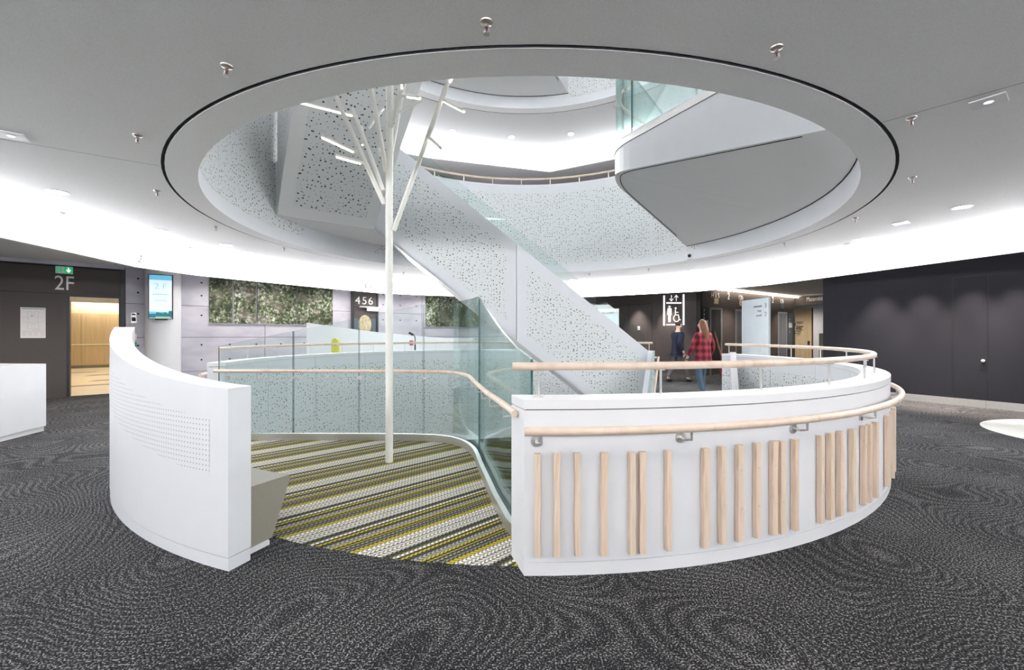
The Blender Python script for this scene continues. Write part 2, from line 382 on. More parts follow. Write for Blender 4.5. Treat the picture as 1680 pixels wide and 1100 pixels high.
# ceiling board joints
cs = bpy.data.objects['ceiling']
for (a, b_) in (((0, 228), (261, 272)), ((1446, 201), (1680, 135))):
    p = onz(*a, CZ); q_ = onz(*b_, CZ); d = (q_-p).normalized(); p = p-d*(3 if a[0] == 0 else 0); q_ = q_+d*(3 if b_[0] == 1680 else 0)
    nrm = Vector((-d.y, d.x, 0))*.004
    mk('joint', [p+nrm-Vector((0, 0, .001)), q_+nrm-Vector((0, 0, .001)), q_-nrm-Vector((0, 0, .001)), p-nrm-Vector((0, 0, .001))], [(0, 1, 2, 3)], 'grey_mark', cs)
# walls --------------------------------------------------------------
E1 = Vector((.745, .667)).normalized(); N1 = Vector((-E1.y, E1.x))      # along the left walls / away from us
E2 = Vector((.538, -.843)).normalized()
PA = Vector((-10.1, 9.12))
def pa(s, n=0.): return PA+E1*s+N1*n
def pa3(s, z, n=0.): p = pa(s, n); return Vector((p.x, p.y, z))
DS0, DS1, DH = .243, 1.10, 2.19
wl = st(wallseg('wall_left', pa(-5), pa(DS0), 0, CZ, .25, 'dark_brown'))
wallseg('header_panel', pa(DS0), pa(1.155), DH, CZ, .25, 'dark_brown', wl)
wallseg('jamb_panel', pa(DS1+.02), pa(1.155), 0, DH, .25, 'dark_frame', wl)
for s in (-.70, -1.75): wallseg('panel_joint', pa(s, -.003), pa(s+.012, -.003), .02, CZ, .004, 'black', wl)
wallseg('panel_joint', pa(-.70, -.003), pa(DS0, -.003), 2.245, 2.255, .004, 'black', wl)
wallseg('top_rail', pa(-5, -.02), pa(1.17, -.02), 2.82, 2.86, .03, 'black', wl)
wallseg('top_trim', pa(-5, -.05), pa(1.17, -.05), 2.86, CZ, .05, 'concrete', wl)
wallseg('corner_post', pa(1.10, -.03), pa(1.18, -.03), 0, 2.88, .06, 'dark_frame', wl)
d1 = st(wallseg('door_1', pa(DS0), pa(DS0+.05), 0, DH, .25, 'dark_frame')); wallseg('frame', pa(DS1-.03), pa(DS1+.02), 0, DH, .25, 'dark_frame', d1)
wallseg('head', pa(DS0+.05), pa(DS1-.03), DH-.1, DH, .25, 'plank', d1)
# concrete wall in cast panels
S1 = 1.18
wb = st(wallseg('wall_back', pa(S1, .03), pa(20, .03), -.1, CZ, .25, 'dark_gap'))
hz = [(0, .43), (.44, 1.285), (1.295, 2.08), (2.09, 2.94)]
s = S1
for w_ in [.43]+[2.4]*8:
    for k, (z0, z1) in enumerate(hz): wallseg('concrete_panel', pa(s+.006), pa(min(s+w_-.006, 20)), z0, z1, .03, 'concrete', wb)
    s += w_
th = None
for i in range(26):
    for z in (.2, .72, 1.1, 1.55, 1.85, 2.35, 2.68):
        sx = S1+.22+i*.6
        if sx > 1.45 and sx < 2.2: continue
        if z in (1.85, 2.35, 2.68, 1.55+.0) and 2.85 < sx < 6.3 and z > 1.6: continue
        if z in (.2, 1.55): continue
        c = pa3(sx, z, -.001)
        if th is None:
            th = mk('tie_hole', [Vector((math.cos(k*PI/4)*.022*E1.x, math.cos(k*PI/4)*.022*E1.y, math.sin(k*PI/4)*.022)) for k in range(8)], [tuple(range(8))], 'dark_gap', wb, loc=c)
        else:
            t2 = th.copy(); COL.objects.link(t2); t2.location = c
# dark wall with lift sign, lift wall, maternity header, right wall
K = Vector((5.8, 14.0)); D3 = Vector((-.53, .848)).normalized(); D4 = Vector((.83, .558)).normalized()
N3 = Vector((-D3.y, D3.x))
w3 = st(wallseg('wall_back_right', K, K+D3*5.0, 0, CZ, .3, 'dark_brown', side=-1))
def p3(s, z, n=.003): p = K+D3*s+N3*n; return Vector((p.x, p.y, z))
for s in (1.95, 3.1, 4.3): wallseg('panel_joint', K+D3*s+N3*.003, K+D3*(s+.014)+N3*.003, 0, 2.5, .006, 'black', w3, side=-1)
wallseg('panel_joint', K+D3*1.95+N3*.003, K+D3*4.99+N3*.003, 2.5, 2.512, .006, 'black', w3, side=-1)
obox('edge_post', K[:]+(CZ/2,), D3, N3, .16, .08, CZ, 'black', w3)
w4 = st(wallseg('wall_lifts', K, K+D4*6.65, 0, CZ, .3, 'dark_brown'))
N4 = Vector((D4.y, -D4.x))       # towards the camera
def p4(s, z, n=.004): p = K+D4*s+N4*n; return Vector((p.x, p.y, z))
M0 = K+D4*6.65
w5 = st(wallseg('wall_maternity', M0, M0+E2*7, 2.56, CZ, .25, 'dark_brown'))
w6a = Vector((7.29, 9.92))
w6 = st(wallseg('wall_right', w6a, w6a+E2*13, 0, CZ, .25, 'dark_blue'))
N6 = Vector((E2.y, -E2.x))     # towards the camera (check sign below)
if N6.dot(-w6a) < 0: N6 = -N6
def p6(s, z, n=.003): p = w6a+E2*s+N6*n; return Vector((p.x, p.y, z))
def q6(s, n=0.): return w6a+E2*s+N6*n
st(wallseg('wall_right_return', w6a, w6a+E1*8, 0, CZ, .25, 'dark_blue', side=1))
bb = st(prism('baseboard_right', [q6(0, .012), q6(13, .012), q6(13, -.01), q6(0, -.01)], 0, .135, 'steel'))
for i in range(6): s = .3+i*2.1; prism('baseboard_joint', [q6(s, .0135), q6(s+.006, .0135), q6(s+.006, 0), q6(s, 0)], .0, .135, 'steel_dark', bb)
sa = on_line(1561.7, w6a, E2)[0]; sb = on_line(1621.3, w6a, E2)[0]
d2 = st(prism('door_2', [q6(sa+.02, .006), q6(sb-.008, .006), q6(sb-.008, -.01), q6(sa+.02, -.01)], .14, 2.455, 'dark_blue'))
d3 = st(prism('door_3', [q6(sb+.008, .006), q6(sb+1.0, .006), q6(sb+1.0, -.01), q6(sb+.008, -.01)], .14, 2.455, 'dark_blue'))
prism('door_gap', [q6(sa, .002), q6(sb+1.01, .002), q6(sb+1.01, -.01), q6(sa, -.01)], .136, 2.475, 'black', d2)
sk = on_line(1613.5, w6a, E2)[0]; kp = at(1613.5, 592.5, p6(sk, 1)[1])
lathe('door_knob', [(.024, 0), (.03, .006), (.03, .03), (.02, .036), (.001, .037)], p6(sk, kp.z, .006), 'steel', d2, rot=Vector((0, 0, 1)).rotation_difference(Vector((N6.x, N6.y, 0))).to_matrix())
# the rest of the hall, out of view
for nm, p, q_ in (('wall_side_left', pa(-5), (-13.8, -8)), ('wall_rear', (-13.8, -8), (14.3, -8)), ('wall_side_right', q6(13), (14.3, -8))):
    st(wallseg(nm, p, q_, 0, CZ, .2, 'white', side=-1))
# same plan one storey up
for nm, p, q_, mt in (('wall_upper_left', pa(-5), pa(1.155), 'dark_brown'), ('wall_upper_back', pa(1.155), pa(20), 'concrete'), ('wall_upper_lifts', K, K+D4*7, 'dark_brown'), ('wall_upper_right', q6(0), q6(13), 'dark_blue')):
    st(wallseg(nm, p, q_, H, H+CZ, .25, mt))
st(wallseg('wall_upper_back_right', K, K+D3*5.0, H, H+CZ, .3, 'dark_brown', side=-1))
for nm, p, q_ in (('wall_upper_side', pa(-5), (-13.8, -8)), ('wall_upper_rear', (-13.8, -8), (14.3, -8)), ('wall_upper_side_right', q6(13), (14.3, -8))):
    st(wallseg(nm, p, q_, H, H+CZ, .2, 'white', side=-1))
# ------------------------------------------------------------------ luminous fascia band hung from each ceiling
BP = [(-5.6, -4.2), (-6.2, 1), (-6.33, 5.0), (-6.55, 6.3), (-6.80, 7.55), (-6.55, 8.6), (-6.04, 9.43), (-5.0, 11.0), (-4.04, 12.3), (-2.8, 12.95), (.9, 14.05), (3.2, 12.8), (4.8, 11.75), (5.85, 10.3), (6.24, 9.24), (6.62, 8.0), (7.2, 6.1), (8.1, 1), (7.6, -4.2)]
def band(k, label):
    z1 = k*H+CZ-.004; z0 = k*H+2.555; n = len(BP); V = []; F = []; fm = {}
    cen = Vector((0.2, 5))
    for p in BP:
        p = Vector(p); o = p+(p-cen).normalized()*.07
        V += [(p.x, p.y, z0), (p.x, p.y, z1), (o.x, o.y, z0), (o.x, o.y, z1)]
    for i in range(n):
        j = (i+1) % n; fm[len(F)] = 0; F.append((4*i, 4*j, 4*j+1, 4*i+1))
        for a in ((0, 2), (2, 3), (3, 1)):
            fm[len(F)] = 1; F.append((4*i+a[0], 4*j+a[0], 4*j+a[1], 4*i+a[1]))
    o = mk('light_fascia', V, F, ['band_glow' if k < 2 else 'band_glow_void_fill', 'band_back_upper' if k == 1 else 'band_back'], None, False, fm); return tag(o, label, 'light')
bands = {0: band(0, 'long glowing white light fascia around the hall ceiling at this floor'), 1: band(1, 'glowing white light fascia with a pointed corner on the floor above'), 2: band(2, 'unseen light fascia added above the atrium to light the void'), -1: band(-1, 'unseen light fascia added below the stair void to light it')}  # top and lowest bands are unseen, added to light the void
# ------------------------------------------------------------------ STAIR, LANDINGS, WEDGES (each storey turns by 120 degrees)
S0 = Vector((2.54, 8.60)); SW = 1.58; NST = 25
def fl(n):
    S = rotp(S0, n); E_ = rotp(S0, n+1); d = (E_-S); Ln = d.length; d = d/Ln; nrm = Vector((-d.y, d.x))
    if ((S+E_)/2-Vector((CX, CY))).dot(nrm) < 0: nrm = -nrm
    return S, d, nrm, Ln
TH_TOP, TH_BOT = 1.03, -.86
def flight(n, label):
    S, d, nr, Ln = fl(n); z0 = n*H; k = H/Ln
    R_ = empty('stair_flight', (S.x, S.y, z0), label, 'staircase')
    def P(s, o, z): p = S+d*s+nr*o; return Vector((p.x, p.y, z0+z+k*s))
    for o, b_ in ((0, .1), (SW, -.1)):
        for s0, s1 in ((0, Ln/2-.006), (Ln/2+.006, Ln)):
            pn = flatpanel('side_panel', [P(s0, o, TH_BOT), P(s1, o, TH_BOT), P(s1, o, TH_TOP), P(s0, o, TH_TOP)], (nr.x*b_, nr.y*b_, 0), 'white', 'perf', .2, R_, u=Vector((d.x, d.y, 0)))
    for s0, s1 in ((0, Ln/2-.005), (Ln/2+.005, Ln)):
        flatpanel('soffit_panel', [P(s0, .0, TH_BOT-.004), P(s1, .0, TH_BOT-.004), P(s1, SW, TH_BOT-.004), P(s0, SW, TH_BOT-.004)], (0, 0, .06), 'soffit', 'perf_soffit', .2, R_, u=Vector((d.x, d.y, 0)))
    t0 = None
    for i in range(NST):
        c = P(Ln*(i+.5)/NST, SW/2, 0); z = z0+H*(i+1)/NST
        if i == NST-1: continue
        if t0 is None:
            hx, hy = Ln/NST/2+.012, SW/2-.11
            V = [Vector((a*hx*d.x+b2*hy*nr.x, a*hx*d.y+b2*hy*nr.y, zz)) for zz in (-.2, 0) for a, b2 in ((-1, -1), (1, -1), (1, 1), (-1, 1))]
            t0 = mk('tread', V, [(0, 1, 2, 3), (4, 5, 6, 7), (0, 1, 5, 4), (1, 2, 6, 5), (2, 3, 7, 6), (3, 0, 4, 7)], 'ceiling2', R_, loc=(c.x, c.y, z))
        else:
            t = t0.copy(); COL.objects.link(t); t.location = (c.x, c.y, z)
    for o in (.13,):
        g = flatpanel('glass_guard', [P(.0, o, .7), P(Ln-.02, o, .7), P(Ln-.02, o, 1.36), P(.0, o, 1.36)], (nr.x*.016, nr.y*.016, 0), 'clear_glass', None, 0, R_)
    tube('hand_rail', [P(.05, .2, .95), P(Ln-.05, .2, .95)], .022, 'rail_wood', R_)
    return R_
perf('perf_soffit', (.74, .75, .745), scale=17)
flight(0, 'long white perforated stair flight climbing from lower right to upper left')
flight(1, 'overhead stair flight with grey perforated underside behind the tree lamp')
flight(-1, 'stair flight going down from the landing gap into the void')
def landing(n):
    S = rotp(S0, n); a = S+fl(n)[2]*SW; b_ = S+fl(n-1)[2]*SW
    az = lambda p: math.degrees(math.atan2(p.y-CY, p.x-CX))
    a0, a1 = az(b_), az(a)
    while a1 < a0: a1 += 360
    poly = [S, b_]+[pol(a0+(a1-a0)*i/10, 4.275 if n == 0 else RI+.01) for i in range(11)]+[a]
    z = n*H
    o = prism('landing_slab', [(p[0], p[1]) for p in poly], z-.87, z-.001, ['carpet' if False else 'soffit'][0])
    prism('landing_carpet', [(p[0], p[1]) for p in poly], z-.001, z+.004, 'carpet', o)
    return tag(o, ['carpeted stair landing in the gap of the round parapet', 'grey underside of the stair landing on the floor above', 'high stair landing above the near rim'][n], 'landing')
for n in (0, 1, 2): landing(n)
WP = [(.03, 2.66), (-.09, 2.95), (-.215, 3.40), (-.32, 3.85), (-.407, 4.22), (-.465, 4.5), (-.53, 4.76), (-.62, 4.98), (-.716, 5.14), (-.85, 5.28), (-1.0, 5.37), (-1.2, 5.425), (-1.56, 5.455), (-2.0, 5.465), (-2.44, 5.47), (-3.0, 5.47), (-3.52, 5.47), (-4.03, 5.49)]
def off(path, o):
    r = []
    for i, p in enumerate(path):
        d = (path[min(i+1, len(path)-1)]-path[max(i-1, 0)]).normalized(); r.append(p+Vector((-d.y, d.x))*o)   # o<0: towards the void
    return r
def arclen(path):
    s = [0.]
    for i in range(1, len(path)): s.append(s[-1]+(path[i]-path[i-1]).length)
    return s
def resample(path, s0, s1, n):
    S_ = arclen(path); r = []
    for k in range(n+1):
        s = s0+(s1-s0)*k/n; i = 0
        while i < len(S_)-2 and S_[i+1] < s: i += 1
        t = (s-S_[i])/(S_[i+1]-S_[i]); r.append(path[i].lerp(path[i+1], t))
    return r
WPv = [Vector(p) for p in WP]; WS = arclen(WPv); WL = WS[-1]; SCN = WS[7]
CUTX = []
for xx in (-1.31, -2.15, -3.0):
    i = [k for k in range(len(WP)-1) if WP[k][0] >= xx > WP[k+1][0]][0]; CUTX.append(WS[i]+(WS[i+1]-WS[i])*(WP[i][0]-xx)/(WP[i][0]-WP[i+1][0]))
def gtop(s): return 1.19+(.60)*(s/SCN if s < SCN else max(0, (WL-s)/(WL-SCN)))
def bez(a, b_, c, n): return [a*(1-t)**2+b_*2*t*(1-t)+c*t*t for t in [i/n for i in range(n+1)]]
A1, AP, B1 = Vector((3.47, 9.05)), Vector((1.30, 6.75)), Vector((3.0, 3.80))
q1, q2 = AP+(A1-AP).normalized()*.55, AP+(B1-AP).normalized()*.55
WP1 = [A1.lerp(q1, i/4) for i in range(4)]+bez(q1, AP, q2, 8)+[q2.lerp(B1, (i+1)/5) for i in range(5)]
def wedge(n):
    z = n*H; path = WPv if n == 0 else [rotp(p, n-1) for p in WP1]; npt = len(path)
    WS = arclen(path); WL = WS[-1]; SCN = WS[7] if n == 0 else WS[8]
    def gtop(s):
        if n == 0:
            if s < WS[6]: return 1.19+.59*s/WS[6]
            if s < WS[11]: return 1.78-.02*(s-WS[6])/(WS[11]-WS[6])
            return 1.76-.57*(s-WS[11])/(WL-WS[11])
        return 1.19+(.60)*(s/SCN if s < SCN else max(0, (WL-s)/(WL-SCN)))
    az = lambda p: math.degrees(math.atan2(p.y-CY, p.x-CX))
    a0, a1 = az(path[0]), az(path[-1])
    while a1 > a0: a1 -= 360
    arc = [pol(a0+(a1-a0)*i/(npt-1), 4.265 if n == 0 else RI+.02) for i in range(npt)]
    V = []; F = []
    for i in range(npt):
        s = WS[i]; zc = -.96+.64*(s/SCN if s < SCN else (WL-s)/(WL-SCN))
        V += [(path[i].x, path[i].y, z+zc), (path[i].x, path[i].y, z+(.04 if n else -.003)), (arc[i].x, arc[i].y, z-.96), (arc[i].x, arc[i].y, z-.003)]
    for i in range(npt-1):
        for a in ((0, 1), (1, 3), (3, 2), (2, 0)): F.append((4*i+a[0], 4*(i+1)+a[0], 4*(i+1)+a[1], 4*i+a[1]))
    F += [(0, 1, 3, 2), (4*npt-4, 4*npt-3, 4*npt-1, 4*npt-2)]
    fm = {i: (1 if i % 4 == 3 else 0) for i in range(4*(npt-1))}
    o = mk('platform_slab', V, F, ['white', 'soffit'], None, False, fm)
    tag(o, ['seating platform slab below the striped carpet', 'wedge platform with grey triangular underside and rounded corner overhead', 'uppermost grey wedge underside seen through the far ring'][n], 'platform')
    if n:
        zc = [-.96+.64*(t/SCN if t < SCN else (WL-t)/(WL-SCN)) for t in WS]
        rim = [Vector((path[i].x, path[i].y, z+zc[i])).lerp(Vector((arc[i].x, arc[i].y, z-.96)), min(.5, .085/max(.01, (path[i]-arc[i].xy).length)))-Vector((0, 0, .003)) for i in range(npt)]
        tube('shadow_line', rim[1:-1], .006, 'dark_gap', o, 5)
        tube('shadow_line', [Vector((p.x, p.y, z-.963)).lerp(Vector((CX, CY, z-.963)), .006) for p in arc], .006, 'dark_gap', o, 5)
        co = off(path, -.006); V = []; F = []
        for p, q_ in zip(co, off(path, .05)): V += [(p.x, p.y, z+.055), (p.x, p.y, z+.12), (q_.x, q_.y, z+.12), (q_.x, q_.y, z+.0)]
        for i in range(npt-1):
            for k in range(4): F.append((4*i+k, 4*i+4+k, 4*i+4+(k+1) % 4, 4*i+(k+1) % 4))
        mk('edge_curb', V, F, 'white_cap', o); tube('edge_joint', [(p.x, p.y, z+.045) for p in off(path, .0)], .007, 'dark_gap', o, 5)
    cpoly = [(p.x, p.y) for p in path]+[(p.x, p.y) for p in arc[::-1]]
    cn = len(cpoly); cm = mk('carpet_inlay', [(p[0], p[1], z+.004) for p in cpoly]+[(p[0], p[1], z-.002) for p in cpoly], [tuple(range(cn))]+[(i, (i+1) % cn, cn+(i+1) % cn, cn+i) for i in range(cn)], 'striped_carpet' if n == 0 else 'carpet', o)
    if n == 2: return
    # glass balustrade along the free edge
    g = empty('glass_balustrade', (path[8].x, path[8].y, z), ['green tinted glass balustrade with oak handrail around the striped carpet', 'glass balustrade on the wedge platform of the floor above'][n], 'balustrade')
    gp = off(path, -.035 if n == 0 else .025)
    cuts = ([.02, 2.12]+CUTX+[WL-.05]) if n == 0 else [.04, WS[4], WS[12], WS[12]+1.1, WL-.05]; zb = -.14 if n == 0 else .10
    for a, b_ in zip(cuts[:-1], cuts[1:]):
        m_ = max(2, int((b_-a)/.08)); c1 = resample(gp, a+.006, b_-.006, m_); V = []; F = []; fm = {}
        c2 = off(c1, -.016)
        for i in range(m_+1):
            s = a+(b_-a)*i/m_
            V += [(c1[i].x, c1[i].y, z+zb), (c1[i].x, c1[i].y, z+gtop(s)), (c2[i].x, c2[i].y, z+gtop(s)), (c2[i].x, c2[i].y, z+zb)]
        for i in range(m_):
            for k in range(4):
                fm[len(F)] = 1 if k in (1,) else 0; F.append((4*i+k, 4*i+4+k, 4*i+4+(k+1) % 4, 4*i+(k+1) % 4))
        fm[len(F)] = 1; F.append((0, 1, 2, 3)); fm[len(F)] = 1; F.append((4*m_, 4*m_+1, 4*m_+2, 4*m_+3))
        mk('glass_pane', V, F, ['glass', 'glass_edge'], g, True, fm)
    # steel skirting on the carpet side
    c1 = resample(path, .02, WL-.02, 60); c1 = off(c1, -.015); c2 = off(c1, .04); V = []; F = []
    for p, q_ in zip(c1, c2): V += [(p.x, p.y, z+.004), (p.x, p.y, z+.09), (q_.x, q_.y, z+.09), (q_.x, q_.y, z+.004)]
    for i in range(60):
        for k in range(4): F.append((4*i+k, 4*i+4+k, 4*i+4+(k+1) % 4, 4*i+(k+1) % 4))
    F += [(0, 1, 2, 3), (240, 241, 242, 243)]
    mk('steel_skirting', V, F, 'steel', g, True)
    hp = off(resample(path, .05, WL-.12, 70), .07)
    if n == 0: hp = [Vector((-.045, 2.47)), Vector((-.075, 2.62))]+hp[3:]
    hr = tube('hand_rail', [(p.x, p.y, z+.893) for p in hp], .021, 'rail_wood', g, 12)
    for i in range(14):
        s = .25+i*(WL-.5)/13; p = resample(path, s, s+.01, 1)[0]; d = (resample(path, s+.02, s+.03, 1)[0]-p).normalized(); nn = Vector((-d.y, d.x))
        b0 = p+nn*-.02; b1 = p+nn*.07
        tube('bracket', [(b0.x, b0.y, z+.80), (b1.x, b1.y, z+.80), (b1.x, b1.y, z+.876)], .0065, 'steel', hr, 6)
        rt = Vector((0, 0, 1)).rotation_difference(Vector((nn.x, nn.y, 0))).to_matrix()
        lathe('bracket_disc', [(.026, 0), (.026, .008), (.001, .009)], (b0.x, b0.y, z+.80), 'steel', hr, 12, rot=rt)
for n in (0, 1, 2): wedge(n)
# ------------------------------------------------------------------ ROUND PARAPETS
A_END = az_near(860, RO); PZ = .985
def parapet(k, a0, a1, name, label, rails=True, outer_rail=True, skew=0.):
    z = k*H
    R_ = empty(name, pol((a0+a1)/2, (RI+RO)/2, z), label, 'parapet')
    ringsec('body', RI+.01, RO-.004, z+.075 if k == 0 else z, z+PZ-.058, a0, a1, 'white', R_, skew=skew)
    ringsec('cap_joint', RI+.02, RO-.016, z+PZ-.06, z+PZ-.05, a0+.15, a1-.15, 'dark_gap', R_)
    ringsec('cap', RI+.002, RO, z+PZ-.052, z+PZ, a0, a1, 'white_cap', R_, skew=skew)
    if k == 0: ringsec('plinth', RI+.01, RO+.001, z+.0, z+.072, a0, a1, 'white_cap', R_, skew=skew)
    # perforated lining panels on the void side
    n = max(1, round((a1-a0)/16))
    for i in range(n):
        b0 = a0+(a1-a0)*i/n+.05; b1 = a0+(a1-a0)*(i+1)/n-.05
        cylskin('lining_panel', RI, z-1.2 if k else z-1.2, z+.93, b0, b1, 'white', R_, t=.012)
        cylskin('perforated_field', RI-.003, z-1.06, z+.76, b0+.05, b1-.05, 'perf', R_, t=.003)
    if rails:
        n = int((a1-a0)/1.6)
        tr = tube('top_rail', [pol(a0+.05+skew*.9+(a1-a0-.1-skew*.9)*i/n, RI+.10, z+1.165) for i in range(n+1)], .0235, 'rail_wood', R_, 12)
        m_ = max(2, round((a1-a0-2)/10.5))
        for i in range(m_+1):
            a = a0+1.1+(a1-a0-2.2)*i/m_
            tube('post', [pol(a, RI+.10, z+PZ), pol(a, RI+.10, z+1.15)], .0075, 'steel', tr, 8)
            lathe('post_foot', [(.034, 0), (.034, .004), (.001, .0045)], pol(a, RI+.10, z+PZ), 'steel', tr, 14)
            lathe('post_saddle', [(.026, 0), (.026, .004), (.001, .0045)], pol(a, RI+.10, z+1.138), 'steel', tr, 10)
    if outer_rail:
        n = int((a1-a0)/1.6)
        lr = tube('lower_rail', [pol(a0+.05+(a1-a0-.1)*i/n, RO+.075, z+.825) for i in range(n+1)], .0235, 'rail_wood', R_, 12)
        m_ = max(2, round((a1-a0-2)/10.8))
        for i in range(m_+1):
            a = a0+1.2+(a1-a0-2.4)*i/m_
            tube('bracket', [pol(a-.3, RO-.01, z+.755), pol(a-.3, RO+.05, z+.755), pol(a, RO+.075, z+.76), pol(a, RO+.075, z+.80)], .0085, 'steel', lr, 8)
            rt = Vector((0, 0, 1)).rotation_difference(pol(a, 1)-pol(a, 0)).to_matrix()
            lathe('bracket_disc', [(.032, 0), (.032, .008), (.001, .009)], pol(a-.3, RO-.003, z+.755), 'steel', lr, 16, rot=rt)
    return R_
G0, G1 = 22.5, 46.4
pr = parapet(0, A_END, G0, 'curved_parapet', 'white curved parapet with vertical oak slats and two oak handrails at right', skew=-1.1)
pb = parapet(0, G1, 195.5, 'curved_parapet', 'white curved parapet with oak top rail behind the glass across the void')
pu = parapet(1, G1+120, 195+120, 'curved_parapet', 'left arc of the perforated white ring parapet on the floor above', True, False)
pv = parapet(1, 30, G0+120, 'curved_parapet', 'far arc of the perforated white ring parapet on the floor above', True, False)
pw = parapet(2, 30+120, G0+240, 'curved_parapet', 'left arc of the topmost ring parapet', False, False)
px_ = parapet(2, G1-120, 195-120, 'curved_parapet', 'perforated arc of the topmost ring parapet beside the upper landing glass', False, False)
# slab-edge lining where no parapet stands
# oak slats on the near parapet
slat_v = []
for v_ in range(4):
    rr = random.Random(v_); V = []
    hw = (.0165, .018, .0155, .019)[v_]
    for i, z in enumerate((0, .14, .3, .45, .575)):
        j = rr.uniform(-.003, .003)
        V += [(-.016, -hw+j, z), (.016, -hw+j+rr.uniform(-.002, .002), z), (.018, hw+j+rr.uniform(-.003, .003), z), (-.016, hw+j, z)]
    F = [(0, 1, 2, 3), (16, 17, 18, 19)]+[(4*i+k, 4*i+(k+1) % 4, 4*i+4+(k+1) % 4, 4*i+4+k) for i in range(4) for k in range(4)]
    me = bpy.data.meshes.new('slat'); me.from_pydata(V, [], F); me.materials.append(MAT['oak'])
    bm = bmesh.new(); bm.from_mesh(me); bmesh.ops.recalc_face_normals(bm, faces=bm.faces); bm.to_mesh(me); bm.free(); slat_v.append(me)
scr = None
SLX = [882, 914, 947, 991, 1036.5, 1054, 1096, 1157, 1184, 1213, 1241.5, 1269, 1281.5, 1304, 1346, 1362, 1378, 1398, 1416.5, 1425, 1436, 1455.5, 1463.5, 1469, 1474, 1479]
AZS = [az_near(x, RO+.016) for x in SLX]
last = AZS[-1]
AZS += [last+1.6, last+3.4, last+4.6, last+7, last+9.5, last+11, last+15, last+19, last+21, last+26]
for i, a in enumerate(AZS):
    o = bpy.data.objects.new('slat', slat_v[i % 4]); o.location = pol(a, RO+.016, .118+random.uniform(-.004, .004)); o.rotation_euler = (0, 0, math.radians(a)+random.uniform(-.12, .12)); link(o, pr)
    if i > 7 and i < 26:
        for zz in (.2, .43):
            lathe('screw', [(.006, 0), (.006, .002), (.001, .003)], pol(a, RO+.033, .118+zz), 'steel', o, 8, rot=Vector((0, 0, 1)).rotation_difference(pol(a, 1)-pol(a, 0)).to_matrix())
            for ch in o.children: ch.matrix_parent_inverse = o.matrix_basis.inverted()
for a in (47.6, 49.2, 52, 54, 57): 
    o = bpy.data.objects.new('slat', slat_v[int(a) % 4]); o.location = pol(a, RO+.016, .118); o.rotation_euler = (0, 0, math.radians(a)); link(o, pb)
# ------------------------------------------------------------------ CURVED SCREEN WITH BENCH (left)
CS = (-.11, 6.83); RS = 4.67; TS = .14; SA0, SA1 = -109.6, -143.0
sc_ = empty('curved_screen', pol(-126, RS, 0, CS), 'tall white curved screen with rows of tiny holes, left foreground', 'screen')
def stop(t): return 1.045+.05*t+.33*t**1.6
ringsec('body', RS-TS, RS, .078, 1, SA0, SA1, 'white', sc_, CS, 1.2, ztop=stop)
ringsec('base_joint', RS-TS+.006, RS-.006, .07, .08, SA0-.08, SA1+.08, 'grey_mark', sc_, CS, 1.2)
ringsec('base', RS-TS+.004, RS-.003, 0, .072, SA0, SA1, 'white', sc_, CS, 1.2)
n = 28; V = []; uv = []; F = []
for i in range(n+1):
    t = i/n; a = SA0-1.9+(SA1+3-(SA0-1.9))*t; zt = stop((a-SA0)/(SA1-SA0))-.19+.05*t
    for z in (zt-.33, zt): V.append(pol(a, RS+.0015, z, CS)); uv.append((math.radians(a)*RS, z))
for i in range(n): F.append((2*i, 2*i+2, 2*i+3, 2*i+1))
mk('hole_field', V, F, 'grid_holes', sc_, True, uv=uv)
be = empty('curved_bench', pol(-118, RS-.4, 0, CS), 'taupe upholstered bench tucked behind the white curved screen', 'bench')
def benchsec(name, prof, a0, a1, mat, n=14):
    V = []; F = []; m_ = len(prof)
    for i in range(n+1):
        a = a0+(a1-a0)*i/n
        for r, z in prof: V.append(pol(a, r, z, CS))
    for i in range(n):
        for k in range(m_): F.append((i*m_+k, (i+1)*m_+k, (i+1)*m_+(k+1) % m_, i*m_+(k+1) % m_))
    F += [tuple(range(m_)), tuple(range(n*m_, (n+1)*m_))]
    return mk(name, V, F, mat, be, True)
R0 = RS-TS-.005
benchsec('seat', [(R0, .03), (R0-.20, .03), (R0-.34, .38), (R0-.33, .40), (R0, .41)], -110.6, -139, 'taupe')
benchsec('base', [(R0, 0), (R0-.17, 0), (R0-.17, .03), (R0, .03)], -110.4, -139, 'white')
# ------------------------------------------------------------------ COUNTER at far left
ct = empty('reception_counter', (-7.2, 5.6, 0), 'low white counter cut off by the left edge of the photo', 'counter')
pc = [(-6.72, 6.02), (-6.50, 5.1), (-6.1, 3.9), (-7.0, 3.6), (-7.5, 5.1), (-7.7, 6.1)]
prism('body', pc, .07, .945, 'white', ct); prism('plinth', [(p[0]-.02, p[1]-.01) for p in pc], 0, .065, 'white_cap', ct)
# ------------------------------------------------------------------ TREE LAMP
TX, TY = -1.41, 4.52
tl = empty('tree_lamp', (TX, TY, 0), 'tall cream steel tree lamp with bare branches and light strips', 'lamp')
tube('trunk', [(TX, TY, 0), (TX, TY, 2.6), (TX+.01, TY, 5.2)], .038, 'lamp_white', tl, 16)
def tip(x, y, dy): return at(x, y, TY+dy)
def branch(pa_, pb_, r, leds=(), ext=0.):
    p = tip(*pa_); q_ = tip(*pb_); q_ = q_+(q_-p)*ext
    b_ = tube('branch', [p, q_], r, 'lamp_white', tl, 10, r*.85)
    for (a, c, t0, t1) in leds:
        u = tip(*a); v_ = tip(*c); s = tube('twig', [u, v_], .017, 'lamp_white', b_, 8)
        d = v_-u; o_ = Vector((0, -.006, -.016))
        if t1 > t0: tube('led_strip', [u+d*t0+o_, u+d*t1+o_], .0095, 'led', b_, 6)
    return b_
